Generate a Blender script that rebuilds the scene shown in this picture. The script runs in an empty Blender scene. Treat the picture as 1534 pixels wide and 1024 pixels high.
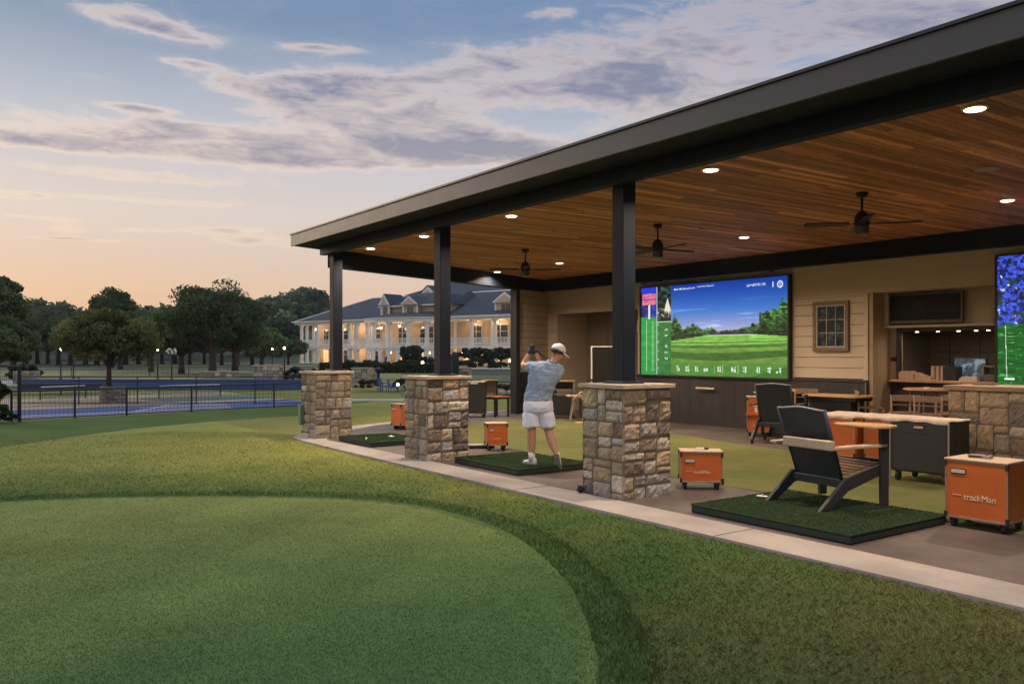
import bpy, bmesh, math, random
import numpy as np
from mathutils import Vector, Matrix, Euler, noise
random.seed(7); rng=np.random.default_rng(7)
PI=math.pi; R=math.radians
S=bpy.context.scene; C=S.collection
# ---------------------------------------------------------------- camera
RX,RY=.5756,.8177          # camera right on the ground plane
FX,FY=-.8177,.5756         # camera forward
cam=bpy.data.objects.new('camera',bpy.data.cameras.new('camera')); C.objects.link(cam); S.camera=cam
cam.location=(0,0,1.7); cam.rotation_euler=(PI/2,0,math.atan2(RY,RX))
cam.data.sensor_width=36; cam.data.lens=36*1260/1534; cam.data.shift_y=16/1534
cam.data.clip_end=3000; cam.data.clip_start=.05
# ---------------------------------------------------------------- exposure
S.view_settings.view_transform='Standard'; S.view_settings.look='None'
S.view_settings.exposure=0; S.view_settings.gamma=1
S.render.engine='CYCLES'
S.cycles.max_bounces=6; S.cycles.transparent_max_bounces=8
# ---------------------------------------------------------------- sky
SUN_EL=R(11); SUN_DIR=Vector((-.93*math.cos(SUN_EL),-.3676*math.cos(SUN_EL),math.sin(SUN_EL)))
W=bpy.data.worlds.new('World'); S.world=W; W.use_nodes=True
nt=W.node_tree; N=nt.nodes; L=nt.links; N.clear()
def nd(t,**k):
    n=N.new(t)
    for a,b in k.items(): setattr(n,a,b)
    return n
def mth(op,a,b=None,c=None,clamp=False):
    n=N.new('ShaderNodeMath'); n.operation=op; n.use_clamp=clamp
    for i,v in enumerate((a,b,c)):
        if v is None: continue
        if isinstance(v,(int,float)): n.inputs[i].default_value=v
        else: L.new(v,n.inputs[i])
    return n.outputs[0]
def mixc(f,a,b):
    n=N.new('ShaderNodeMix'); n.data_type='RGBA'; n.clamp_factor=True
    for s,v in ((n.inputs[0],f),(n.inputs[6],a),(n.inputs[7],b)):
        if isinstance(v,(int,float)): s.default_value=v
        elif isinstance(v,tuple): s.default_value=v+(1,)
        else: L.new(v,s)
    return n.outputs[2]
def ramp(f,pts,interp='LINEAR'):
    n=N.new('ShaderNodeValToRGB'); e=n.color_ramp.elements; n.color_ramp.interpolation=interp
    while len(e)<len(pts): e.new(.5)
    for x,(p,c) in zip(e,pts): x.position=p; x.color=tuple(c)+(1,)
    L.new(f,n.inputs[0]); return n.outputs[0]
tc=nd('ShaderNodeTexCoord'); sp=nd('ShaderNodeSeparateXYZ'); L.new(tc.outputs['Generated'],sp.inputs[0])
dx,dy,dz=sp.outputs
az=mth('ARCTAN2',mth('ADD',mth('MULTIPLY',dx,RX),mth('MULTIPLY',dy,RY)),mth('ADD',mth('MULTIPLY',dx,FX),mth('MULTIPLY',dy,FY)))
el=mth('ARCSINE',dz)
eln=mth('DIVIDE',el,R(40),clamp=True)   # overhead sky, out of view, brightened as added fill light on the ground
warm=ramp(eln,[(0,(.82,.40,.20)),(.10,(.86,.55,.35)),(.22,(.80,.66,.57)),(.36,(.54,.55,.61)),(.52,(.20,.29,.43)),(.72,(.24,.33,.50)),(1,(.86,.96,1.12))])
cool=ramp(eln,[(0,(.78,.52,.40)),(.14,(.74,.64,.60)),(.30,(.62,.62,.67)),(.44,(.29,.39,.56)),(.54,(.16,.26,.46)),(.7,(.15,.25,.43)),(.74,(.20,.30,.46)),(1,(.86,.96,1.12))])
azf=mth('MULTIPLY_ADD',az,1/R(50),.55,clamp=True)
base=mixc(azf,warm,cool)
def cmb(a,b,c):
    n=N.new('ShaderNodeCombineXYZ')
    for i,v in enumerate((a,b,c)):
        if isinstance(v,(int,float)): n.inputs[i].default_value=v
        else: L.new(v,n.inputs[i])
    return n.outputs[0]
def nz(vec,scale,det=6,rough=.55,dist=0):
    n=N.new('ShaderNodeTexNoise'); L.new(vec,n.inputs['Vector']); n.inputs['Scale'].default_value=scale
    n.inputs['Detail'].default_value=det; n.inputs['Roughness'].default_value=rough; n.inputs['Distortion'].default_value=dist
    return n.outputs['Fac']
# clouds: each bank has its bearing, elevation and extent in the real sky
def blob(px,py,wx,wy,amp,tilt=0.):
    a0=math.atan((px-767)/1260); e0=math.atan((528-py)/1260*math.cos(a0)); sx=wx/1260; sy=wy/1260
    u=mth('SUBTRACT',az,a0); v=mth('SUBTRACT',el,e0)
    v=mth('ADD',v,mth('MULTIPLY',u,tilt)); u=mth('DIVIDE',u,sx); v=mth('DIVIDE',v,sy)
    q=mth('ADD',mth('MULTIPLY',u,u),mth('MULTIPLY',v,v))
    return mth('MULTIPLY',mth('EXPONENT',mth('MULTIPLY',q,-1)),amp)
vstr=cmb(mth('MULTIPLY',az,2.1),mth('MULTIPLY_ADD',az,.25,mth('MULTIPLY',el,7.2)),17.7)
n1=nz(vstr,2.1,8,.58,.3); n2=nz(vstr,7.5,8,.64,.7); n3=nz(vstr,19,6,.65,.4)
blobs=[blob(570,165,175,46,.95,.05),blob(330,225,290,24,.66),blob(640,228,230,24,.60),blob(440,130,170,18,.34),blob(170,262,170,13,.50),blob(1120,60,330,75,.44,.12),blob(960,140,250,45,.34,.1),
 blob(230,38,110,15,.46,.1),blob(480,72,60,7,.46),blob(270,93,55,7,.44),blob(150,296,190,7,.40),blob(290,345,120,6,.34,-.05),blob(10,292,60,7,.5),blob(205,162,60,6,.42),blob(290,190,80,9,.46),blob(60,215,110,10,.36),blob(1400,20,180,60,.25),blob(10,322,60,4,.4),blob(110,358,90,3,.36),blob(390,362,90,9,.40),blob(760,115,150,34,.46),blob(140,115,30,5,.3),blob(830,20,40,10,.4)]
cov=blobs[0]
for b in blobs[1:]: cov=mth('ADD',cov,b)
bgc=mth('MULTIPLY',mth('SUBTRACT',1,mth('DIVIDE',mth('ABSOLUTE',az),R(45),clamp=True)),-.10)
dens=mth('ADD',mth('ADD',mth('MULTIPLY',n1,1.05),mth('MULTIPLY',n2,.62)),mth('MULTIPLY',n3,.20))
dens=mth('ADD',mth('SUBTRACT',dens,1.10),mth('ADD',mth('MINIMUM',cov,.6),bgc))
alpha=mth('MULTIPLY',dens,4.6,clamp=True); alpha=mth('POWER',alpha,1.2)
thick=mth('MULTIPLY',mth('SUBTRACT',dens,.13),3.3,clamp=True)
veil=mth('MULTIPLY',mth('MULTIPLY',mth('ADD',dens,.20),1.9,clamp=True),.28)
edgeL=ramp(eln,[(0,(.93,.60,.38)),(.2,(1.,.78,.58)),(.45,(.90,.73,.64)),(1,(.55,.50,.52))])
core=ramp(eln,[(0,(.62,.38,.27)),(.2,(.42,.34,.36)),(.42,(.22,.23,.34)),(.7,(.20,.25,.38)),(1,(.75,.80,.95))])
edgeR=ramp(eln,[(0,(.93,.60,.40)),(.25,(.80,.66,.60)),(.5,(.60,.52,.55)),(1,(.46,.43,.50))])
edge=mixc(azf,edgeL,edgeR)
ccol=mixc(thick,edge,core)
vcol=mixc(azf,ramp(eln,[(0,(.88,.60,.42)),(.3,(.80,.66,.58)),(1,(.70,.66,.70))]),ramp(eln,[(0,(.80,.62,.52)),(.3,(.68,.62,.64)),(.6,(.42,.42,.52)),(1,(.6,.6,.7))]))
skyc=mixc(mth('MULTIPLY',alpha,.86),mixc(veil,base,vcol),ccol)
ns=nd('ShaderNodeTexSky',sky_type='NISHITA'); ns.sun_disc=False; ns.sun_elevation=SUN_EL
ns.sun_rotation=math.atan2(SUN_DIR.x,SUN_DIR.y)
b1=nd('ShaderNodeBackground'); L.new(skyc,b1.inputs[0]); b1.inputs[1].default_value=.93
b2=nd('ShaderNodeBackground'); L.new(ns.outputs[0],b2.inputs[0]); b2.inputs[1].default_value=.01
ad=nd('ShaderNodeAddShader'); L.new(b1.outputs[0],ad.inputs[0]); L.new(b2.outputs[0],ad.inputs[1])
wo=nd('ShaderNodeOutputWorld'); L.new(ad.outputs[0],wo.inputs[0])
# ---------------------------------------------------------------- sun
sl=bpy.data.lights.new('sun','SUN'); sl.energy=.75; sl.angle=R(12); sl.color=(1,.76,.54)
so=bpy.data.objects.new('sun',sl); C.objects.link(so); so.rotation_euler=SUN_DIR.to_track_quat('Z','Y').to_euler()

# ================================================================ helpers
def site(px,d):                 # a spot by bearing and distance from the viewing station
    l=(px-767)/1260*d; return (FX*d+RX*l, FY*d+RY*l)
MATS={}
def M(name,col,rough=.7,metal=0,var=.12,scale=4,bump=0,bscale=None,attr=False,emit=0,spec=.5,stretch=(1,1,1),col2=None,c2scale=1.0,c2lo=.4,c2hi=.6,alpha=None,fine=0,fscale=60):
    if name in MATS: return MATS[name]
    m=bpy.data.materials.new(name); m.use_nodes=True; MATS[name]=m
    T=m.node_tree; n_=T.nodes; l_=T.links; n_.clear()
    o=n_.new('ShaderNodeOutputMaterial'); b=n_.new('ShaderNodeBsdfPrincipled'); l_.new(b.outputs[0],o.inputs[0])
    b.inputs['Roughness'].default_value=rough; b.inputs['Metallic'].default_value=metal
    b.inputs['Specular IOR Level'].default_value=spec
    tcn=n_.new('ShaderNodeTexCoord'); mp=n_.new('ShaderNodeMapping'); l_.new(tcn.outputs['Object'],mp.inputs[0]); mp.inputs['Scale'].default_value=stretch
    def noi(s,d=5,r=.6):
        q=n_.new('ShaderNodeTexNoise'); l_.new(mp.outputs[0],q.inputs['Vector']); q.inputs['Scale'].default_value=s; q.inputs['Detail'].default_value=d; q.inputs['Roughness'].default_value=r; return q.outputs['Fac']
    def mr(f,a,b_,c,d):
        q=n_.new('ShaderNodeMapRange'); l_.new(f,q.inputs[0])
        for i,v in enumerate((a,b_,c,d)): q.inputs[i+1].default_value=v
        return q.outputs[0]
    def mx(mode,f,a,b_):
        q=n_.new('ShaderNodeMix'); q.data_type='RGBA'; q.blend_type=mode
        for s,v in ((q.inputs[0],f),(q.inputs[6],a),(q.inputs[7],b_)):
            if isinstance(v,(int,float)): s.default_value=v
            elif isinstance(v,tuple): s.default_value=(v+(1,))[:4]
            else: l_.new(v,s)
        return q.outputs[2]
    if attr:
        a=n_.new('ShaderNodeVertexColor'); a.layer_name='col'; cur=a.outputs[0]
    else:
        rg=n_.new('ShaderNodeRGB'); rg.outputs[0].default_value=tuple(col)+(1,); cur=rg.outputs[0]
    if col2 is not None: cur=mx('MIX',mr(noi(c2scale),c2lo,c2hi,0,1),cur,tuple(col2))
    if var:
        g=mr(noi(scale),.25,.75,1-var,1+var)
        cb=n_.new('ShaderNodeCombineXYZ'); [l_.new(g,cb.inputs[i]) for i in range(3)]
        cur=mx('MULTIPLY',1.,cur,cb.outputs[0])
    if fine:
        g=mr(noi(fscale,2,.7),.3,.7,1-fine,1+fine)
        cb=n_.new('ShaderNodeCombineXYZ'); [l_.new(g,cb.inputs[i]) for i in range(3)]
        cur=mx('MULTIPLY',1.,cur,cb.outputs[0])
    l_.new(cur,b.inputs['Base Color'])
    if emit:
        l_.new(cur,b.inputs['Emission Color']); b.inputs['Emission Strength'].default_value=emit
    if rough>.05 and not metal:
        ra=.02 if ('metal' in name or 'steel' in name) else .08; l_.new(mr(noi(scale*2.3),.3,.7,max(0,rough-ra),min(1,rough+ra)),b.inputs['Roughness'])
    if bump:
        bp=n_.new('ShaderNodeBump'); bp.inputs['Strength'].default_value=min(1,bump); bp.inputs['Distance'].default_value=.02
        l_.new(noi(bscale or scale*6,6,.65),bp.inputs['Height']); l_.new(bp.outputs[0],b.inputs['Normal'])
    if alpha is not None: b.inputs['Alpha'].default_value=alpha
    return m
class MB:
    def __init__(s,col=None): s.v=[];s.f=[];s.c=[];s.col=col or (1,1,1);s.m=None
    def add(s,vs,fs,col=None):
        o=len(s.v)
        if s.m is not None: vs=[tuple(s.m@Vector(p)) for p in vs]
        s.v+=[tuple(p) for p in vs]; s.f+=[tuple(i+o for i in f) for f in fs]; s.c+=[col or s.col]*len(fs); return s
    def bx(s,x0,x1,y0,y1,z0,z1,col=None):
        return s.add([(x0,y0,z0),(x1,y0,z0),(x1,y1,z0),(x0,y1,z0),(x0,y0,z1),(x1,y0,z1),(x1,y1,z1),(x0,y1,z1)],
          [(0,3,2,1),(4,5,6,7),(0,1,5,4),(1,2,6,5),(2,3,7,6),(3,0,4,7)],col)
    def hexa(s,p,col=None): return s.add(p,[(0,3,2,1),(4,5,6,7),(0,1,5,4),(1,2,6,5),(2,3,7,6),(3,0,4,7)],col)
    def prism(s,poly,z0,z1,col=None):
        n=len(poly); vs=[(x,y,z0) for x,y in poly]+[(x,y,z1) for x,y in poly]
        return s.add(vs,[tuple(range(n-1,-1,-1)),tuple(range(n,2*n))]+[(i,(i+1)%n,n+(i+1)%n,n+i) for i in range(n)],col)
    def prof(s,poly,a,b,axis='x',col=None):   # polygon in the plane across axis, swept along it
        n=len(poly)
        f=(lambda t,p:(t,p[0],p[1])) if axis=='x' else (lambda t,p:(p[0],t,p[1]))
        vs=[f(a,p) for p in poly]+[f(b,p) for p in poly]
        return s.add(vs,[tuple(range(n-1,-1,-1)),tuple(range(n,2*n))]+[(i,(i+1)%n,n+(i+1)%n,n+i) for i in range(n)],col)
    def tube(s,pts,rad,n=8,col=None,cap=True):
        pts=[Vector(p) for p in pts]
        if isinstance(rad,(int,float)): rad=[rad]*len(pts)
        vs=[];fs=[]
        for i,p in enumerate(pts):
            t=(pts[min(i+1,len(pts)-1)]-pts[max(i-1,0)]).normalized()
            u=t.orthogonal().normalized() if i==0 else (u-t*u.dot(t)).normalized()
            w=t.cross(u)
            for k in range(n):
                a=2*PI*k/n; q=p+(u*math.cos(a)+w*math.sin(a))*rad[i]; vs.append(tuple(q))
        for i in range(len(pts)-1):
            for k in range(n): fs.append((i*n+k,i*n+(k+1)%n,(i+1)*n+(k+1)%n,(i+1)*n+k))
        if cap: fs+= [tuple(range(n-1,-1,-1)),tuple(range((len(pts)-1)*n,len(pts)*n))]
        return s.add(vs,fs,col)
    def lathe(s,pr,n=20,c=(0,0,0),col=None):
        vs=[];fs=[]
        for r,z in pr:
            for k in range(n): a=2*PI*k/n; vs.append((c[0]+max(r,1e-4)*math.cos(a),c[1]+max(r,1e-4)*math.sin(a),c[2]+z))
        for i in range(len(pr)-1):
            for k in range(n): fs.append((i*n+k,i*n+(k+1)%n,(i+1)*n+(k+1)%n,(i+1)*n+k))
        fs+=[tuple(range(n-1,-1,-1)),tuple(range((len(pr)-1)*n,len(pr)*n))]
        return s.add(vs,fs,col)
    def loft(s,rings,n=20,col=None):   # rings: (centre, rx, ry[, tiltx, tilty])
        vs=[];fs=[]
        for r in rings:
            c,rx,ry=Vector(r[0]),r[1],r[2]; e=Euler((r[3] if len(r)>3 else 0,r[4] if len(r)>4 else 0,r[5] if len(r)>5 else 0))
            for k in range(n):
                a=2*PI*k/n; q=Vector((rx*math.cos(a),ry*math.sin(a),0)); q.rotate(e); vs.append(tuple(c+q))
        for i in range(len(rings)-1):
            for k in range(n): fs.append((i*n+k,i*n+(k+1)%n,(i+1)*n+(k+1)%n,(i+1)*n+k))
        fs+=[tuple(range(n-1,-1,-1)),tuple(range((len(rings)-1)*n,len(rings)*n))]
        return s.add(vs,fs,col)
    def ball(s,c,r,n=12,sc=(1,1,1),col=None):
        m=n//2; pr=[(math.sin(PI*i/m),-math.cos(PI*i/m)) for i in range(m+1)]
        vs=[];fs=[]
        for rr,z in pr:
            for k in range(n): a=2*PI*k/n; vs.append((c[0]+r*sc[0]*max(rr,1e-3)*math.cos(a),c[1]+r*sc[1]*max(rr,1e-3)*math.sin(a),c[2]+r*sc[2]*z))
        for i in range(m):
            for k in range(n): fs.append((i*n+k,i*n+(k+1)%n,(i+1)*n+(k+1)%n,(i+1)*n+k))
        return s.add(vs,fs,col)
    def build(s,name,mat,parent=None,bevel=0,smooth=False,seg=2,subd=0):
        me=bpy.data.meshes.new(name); me.from_pydata(s.v,[],s.f); me.materials.append(mat)
        ca=me.color_attributes.new('col','FLOAT_COLOR','CORNER')
        arr=np.ones((len(me.loops),4),np.float32)
        tot=np.array([len(f) for f in s.f]); arr[:,:3]=np.repeat(np.array([c[:3] for c in s.c],np.float32),tot,axis=0)
        ca.data.foreach_set('color',arr.ravel())
        if smooth: me.polygons.foreach_set('use_smooth',[True]*len(me.polygons))
        o=bpy.data.objects.new(name,me); C.objects.link(o)
        if parent is not None: o.parent=parent
        if bevel:
            b=o.modifiers.new('b','BEVEL'); b.width=bevel; b.segments=seg; b.limit_method='ANGLE'
        if subd:
            b=o.modifiers.new('s','SUBSURF'); b.levels=subd; b.render_levels=subd
        return o
def npmesh(name,V,F,cols,mat,parent=None,smooth=False):
    """V (n,3), F (m,k) same-size faces, cols (m,3)"""
    me=bpy.data.meshes.new(name); k=F.shape[1]; m=len(F)
    me.vertices.add(len(V)); me.vertices.foreach_set('co',V.astype(np.float32).ravel())
    me.loops.add(m*k); me.loops.foreach_set('vertex_index',F.astype(np.int32).ravel())
    me.polygons.add(m); me.polygons.foreach_set('loop_start',np.arange(0,m*k,k,dtype=np.int32)); me.polygons.foreach_set('loop_total',np.full(m,k,dtype=np.int32))
    me.update(calc_edges=True); me.materials.append(mat)
    ca=me.color_attributes.new('col','FLOAT_COLOR','CORNER'); a=np.ones((m*k,4),np.float32); a[:,:3]=np.repeat(cols,k,axis=0); ca.data.foreach_set('color',a.ravel())
    if smooth: me.polygons.foreach_set('use_smooth',[True]*m)
    o=bpy.data.objects.new(name,me); C.objects.link(o)
    if parent is not None: o.parent=parent
    return o
def tag(o,label,cat,group=None):
    o['label']=label; o['category']=cat
    if group: o['group']=group
    elif 'group' in o: del o['group']
    return o
def thing(name,label,cat,loc=(0,0,0),rz=0,group=None):
    o=bpy.data.objects.new(name,None); C.objects.link(o); o.location=loc; o.rotation_euler=(0,0,rz); o.empty_display_size=.1
    return tag(o,label,cat,group)
def struct(o,kind='structure',label=None):
    o['kind']=kind
    if label: o['label']=label
    return o
def dup(root,loc,rz,label=None,group=None,scale=None):
    def cp(o,par):
        c=o.copy(); C.objects.link(c)
        if par is not None: c.parent=par
        for ch in o.children: cp(ch,c)
        return c
    r=cp(root,None); r.location=loc; r.rotation_euler=(0,0,rz)
    if scale: r.scale=(scale,)*3 if isinstance(scale,(int,float)) else scale
    if label: r['label']=label
    if group: r['group']=group
    return r
def text(s,size,mat,parent,loc,rot,name='lettering',ext=.0015,align='LEFT'):
    cu=bpy.data.curves.new('t','FONT'); cu.body=s; cu.size=size; cu.extrude=ext; cu.align_x=align
    o=bpy.data.objects.new('t',cu); C.objects.link(o)
    dg=bpy.context.evaluated_depsgraph_get(); me=bpy.data.meshes.new_from_object(o.evaluated_get(dg))
    bpy.data.objects.remove(o); me.materials.clear(); me.materials.append(mat)
    q=bpy.data.objects.new(name,me); C.objects.link(q); q.parent=parent; q.location=loc; q.rotation_euler=rot; return q
def skin(name,vs,es,mat,parent,root=0,sub=2,extra=None):
    me=bpy.data.meshes.new(name); me.from_pydata([v[:3] for v in vs],es,[]); o=bpy.data.objects.new('tmp',me); C.objects.link(o)
    mo=o.modifiers.new('k','SKIN'); mo.use_smooth_shade=True
    for i,v in enumerate(vs):
        sv=me.skin_vertices[0].data[i]; sv.radius=(v[3],v[4] if len(v)>4 else v[3]); sv.use_root=(i==root)
    s_=o.modifiers.new('s','SUBSURF'); s_.levels=sub; s_.render_levels=sub
    dg=bpy.context.evaluated_depsgraph_get(); m2=bpy.data.meshes.new_from_object(o.evaluated_get(dg)); bpy.data.objects.remove(o)
    if extra:
        bm=bmesh.new(); bm.from_mesh(m2); t=bpy.data.meshes.new('x'); t.from_pydata(extra.v,[],extra.f); bm.from_mesh(t); bm.to_mesh(m2); bm.free()
    m2.materials.clear(); m2.materials.append(mat); m2.polygons.foreach_set('use_smooth',[True]*len(m2.polygons))
    q=bpy.data.objects.new(name,m2); C.objects.link(q)
    if parent is not None: q.parent=parent
    return q
# ================================================================ materials
metal=M('dark_bronze_metal',(.014,.016,.021),.45,0,.12,3,spec=.6)
fascia_m=M('fascia_metal',(.062,.060,.068),.5,0,.06,2,spec=.5)
beam_m=M('beam_steel',(.008,.012,.022),.6,0,.1,2,spec=.15)
black=M('black_plastic',(.018,.019,.022),.45,0,.15,6)
rubber=M('black_rubber',(.02,.022,.022),.8,0,.2,20)
concrete=M('pale_concrete',(.42,.355,.31),.85,0,.13,1.7,.25,60,fine=.12,fscale=90,col2=(.34,.29,.26),c2scale=.9)
patio_m=M('stained_concrete',(.118,.088,.078),.6,0,.32,1.3,.25,50,col2=(.078,.062,.056),c2scale=.8,fine=.18,fscale=70)
turf_m=M('indoor_turf',(.185,.180,.068),.95,0,.12,3,.6,260,col2=(.135,.155,.058),c2scale=.7,fine=.25,fscale=180,spec=.1)
mat_m=M('mat_turf',(.045,.075,.036),.95,0,.15,9,1.,220,fine=.45,fscale=170,spec=.1)
cream=M('cream_siding',(.44,.36,.265),.75,0,.06,2,.1,30)
creamL=M('pale_siding',(.52,.43,.335),.7,0,.05,2,.1,30)
taupe=M('taupe_door',(.19,.145,.105),.65,0,.08,2)
wains=M('charcoal_boards',(.030,.026,.029),.6,0,.14,3,.1,20)
capst=M('cap_stone',(.42,.34,.26),.8,0,.16,6,.5,40,fine=.1)
stone_m=M('field_stone',(.4,.3,.2),.88,0,.26,11,.9,38,attr=True,fine=.18,fscale=60)
mortar=M('mortar',(.13,.105,.085),.95,0,.12,12,.4,60)
wood_ceiling=M('ceiling_wood',(.3,.15,.07),.62,0,.38,5,.12,30,attr=True,stretch=(14,.9,1),fine=.2,fscale=20,spec=.2)
wood_top=M('oak_top',(.50,.30,.15),.5,0,.2,4,stretch=(2,9,2))
wood_tan=M('tan_arm_wood',(.47,.36,.26),.6,0,.15,5,stretch=(3,9,3))
wood_dark=M('brown_slats',(.17,.095,.06),.6,0,.2,5,stretch=(3,9,3))
orange=M('orange_panel',(.50,.115,.020),.42,0,.12,3.5,.06,90,fine=.05,fscale=30)
orange_d=M('orange_side',(.50,.12,.026),.45,0,.06,2.5)
trim=M('aluminium_trim',(.27,.245,.225),.4,.3,.1,8)
lid=M('tan_lid',(.52,.37,.26),.55,0,.08,5)
cloth=M('white_cloth',(.66,.53,.46),.9,0,.06,5,.3,30)
letter=M('pale_lettering',(.75,.60,.48),.6,0,0)
white=M('white_paint',(.75,.74,.72),.55,0,.05,5)
lamp_e=M('lamp_glow',(1,.74,.46),.5,0,0,emit=11)
navy=M('navy_sling',(.026,.036,.048),.55,0,.12,5,.15,200)
chair_fr=M('chair_frame',(.030,.032,.040),.5,0,.12,5)
bark=M('bark',(.075,.055,.042),.9,0,.3,12,.8,30)
leaf=M('leaves',(.06,.09,.03),.75,0,0,attr=True,spec=.2)
def translucent(m,f):
    T=m.node_tree; b=T.nodes['Principled BSDF']; o=[n for n in T.nodes if n.type=='OUTPUT_MATERIAL'][0]
    t=T.nodes.new('ShaderNodeBsdfTranslucent'); x=T.nodes.new('ShaderNodeMixShader'); x.inputs[0].default_value=f
    src=b.inputs['Base Color'].links[0].from_socket; T.links.new(src,t.inputs[0]); T.links.new(b.outputs[0],x.inputs[1]); T.links.new(t.outputs[0],x.inputs[2]); T.links.new(x.outputs[0],o.inputs[0])
translucent(leaf,.4)
blade=M('grass_blades',(.06,.09,.03),.75,0,0,attr=True,spec=.15)
translucent(blade,.35)
glassd=M('dark_glass',(.02,.025,.035),.08,0,0,spec=.8)
# ================================================================ ground & setting
def sheet(name,poly,z,mat,zb=None):
    return struct(MB().prism(poly,(z-.05) if zb is None else zb,z).build(name,mat))
g=M('lawn_ground',(.215,.205,.055),.95,0,.16,.35,.5,9,col2=(.085,.12,.030),c2scale=.13,c2lo=.50,c2hi=.66,fine=.3,fscale=26,spec=.1)
o=MB().add([(-900,-900,0),(700,-900,0),(700,900,0),(-900,900,0)],[(0,1,2,3)]).build('ground',g); struct(o)
def smooth_closed(pts,n=8):
    out=[];m=len(pts)
    for i in range(m):
        p0,p1,p2,p3=[Vector(pts[(i+k-1)%m]) for k in range(4)]
        for j in range(n):
            t=j/n; q=.5*((2*p1)+(-p0+p2)*t+(2*p0-5*p1+4*p2-p3)*t*t+(-p0+3*p1-3*p2+p3)*t**3); out.append((q.x,q.y))
    return out
GREEN=smooth_closed([(-11.6,-.9),(-11.17,.74),(-10.63,2.05),(-9.5,3.65),(-8.44,4.41),(-7.36,4.61),(-6.21,4.45),(-4.88,3.92),(-3.88,3.31),(-3.2,2.75),(-2.4,1.6),(-2.1,-.6),(-4,-4.5),(-8,-5.5),(-11,-3.6)])
def offset(poly,d):
    cx=sum(p[0] for p in poly)/len(poly); cy=sum(p[1] for p in poly)/len(poly); n=len(poly); out=[]
    for i,(x,y) in enumerate(poly):
        a=Vector(poly[i-1]); b=Vector(poly[(i+1)%n]); t=(b-a).normalized(); nn=Vector((t.y,-t.x))
        if nn.dot(Vector((x-cx,y-cy)))<0: nn=-nn
        out.append((x+nn.x*d,y+nn.y*d))
    return out
COLLAR=offset(GREEN,.27)
collar_m=M('collar_grass',(.070,.118,.034),.95,0,.2,2,.6,60,fine=.35,fscale=50,spec=.1)
green_m=M('green_turf',(.120,.185,.055),.95,0,.13,.9,.35,120,col2=(.080,.140,.048),c2scale=.5,fine=.28,fscale=55,spec=.1,stretch=(1.4,.7,1))
sheet('collar',COLLAR,.006,collar_m); sheet('putting_green',GREEN,.011,green_m)
# cut fairway band between the mowing line and the courts
MOW=[(-14.5,-9),(-16.2,-3),(-17.62,1.17),(-18.93,2.41),(-20.23,3.9),(-21.36,6.13),(-21.93,8.43),(-22.6,10.2),(-23.4,12.5)]
band_m=M('cut_band_grass',(.070,.115,.028),.95,0,.14,.6,.4,30,fine=.25,fscale=30,spec=.1,col2=(.10,.135,.038),c2scale=.25)
sheet('mown_band',MOW+[(-27.0,12.9),(-26.1,10.),(-25.6,8.9),(-25.1,6.6),(-24.65,4.6),(-24.4,3.3),(-24.2,2.1),(-23.6,-9)],.004,band_m)
# bright striped lawn beyond the pavilion
str_m=M('striped_lawn',(.26,.24,.055),.95,0,.14,.25,.4,20,col2=(.14,.18,.045),c2scale=.22,fine=.2,fscale=20,spec=.1,stretch=(.5,1.3,1))
sheet('striped_lawn',[(-17.9,8.6),(-24.6,10.),(-27.3,13.8),(-26.6,15.8),(-28,24),(-24,24),(-20.4,14.5)],.005,str_m)
# walkway and slab
WALK=[(4,5.9),(4,6.5),(-13.0,6.42),(-15.2,6.36),(-16.3,6.9),(-17.6,8.6),(-19.9,13.9),(-20.1,13.9),(-17.95,8.3),(-16.9,6.75),(-16.45,6.3),(-16.05,6.02),(-15.3,5.93),(-13,5.9)]
walk=sheet('walkway',WALK,.035,concrete,-.08)
mj=MB()
for x in (-14.1,-11.7,-8.35,-5.2,-2.55,.2): mj.bx(x-.007,x+.007,5.905,6.46,.0,.0372)
mj.build('joint',M('joint_dark',(.09,.075,.065),.9,0,0),walk)
EDGE=lambda y:-16.-.41*(y-6.6)
sheet('patio_floor',[(4,6.503),(4,16.2),(-20.2,16.2),(-19.9,13.9),(-17.6,8.6),(-16.3,6.93),(-15.2,6.363),(-13.,6.423)],.03,patio_m,-.08)
sheet('indoor_turf',[(1,8.3),(1,12.05),(-9.7,12.1),(-13.4,12.9),(-16.6,13.0),(-17.2,11.6),(-16.0,9.6),(-14.2,8.35),(-9,8.25)],.036,turf_m,.02)
# courts
court_lilac=M('court_lilac',(.15,.14,.24),.8,0,.1,.4,fine=.06)
court_blue=M('court_blue',(.03,.065,.21),.8,0,.12,.4)
tan_m=M('court_apron',(.34,.24,.16),.85,0,.1,.3)
pathm=M('path_paving',(.36,.34,.38),.85,0,.1,.5)
cdir=Vector((-.2,.98)).normalized(); cn=Vector((-.98,-.2))
def cpt(a,b): p=Vector((-24.35,2.1))+cdir*a+cn*b; return (p.x,p.y)
sheet('court_surface',[cpt(-14,.25),cpt(9.2,.25),cpt(9.8,3.6),cpt(-14,4.8)],.006,court_lilac)
sheet('court_surface',[cpt(-14,4.8),cpt(9.8,3.6),cpt(11,11),cpt(-16,13)],.006,tan_m)
sheet('court_blue_zone',[cpt(-2,2.2),cpt(3.2,1.0),cpt(5.2,3.2),cpt(.6,4.2)],.010,court_blue)
sheet('court_blue_zone',[cpt(5.9,.35),cpt(9.1,.35),cpt(9.6,3.3),cpt(7.2,3.4)],.010,court_blue)
sheet('court_green_zone',[cpt(-7,3.2),cpt(-1.,2.9),cpt(-2.4,5.4),cpt(-8,5.6)],.010,M('court_green',(.06,.13,.09),.8,0,.1,.4))
sheet('court_green_zone',[cpt(6,5.),cpt(10,4.5),cpt(10.4,7.4),cpt(6.,7.8)],.010,M('court_green',(.06,.13,.09),.8,0,.1,.4))
ln=M('court_line',(.62,.60,.58),.7,0,0)
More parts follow.
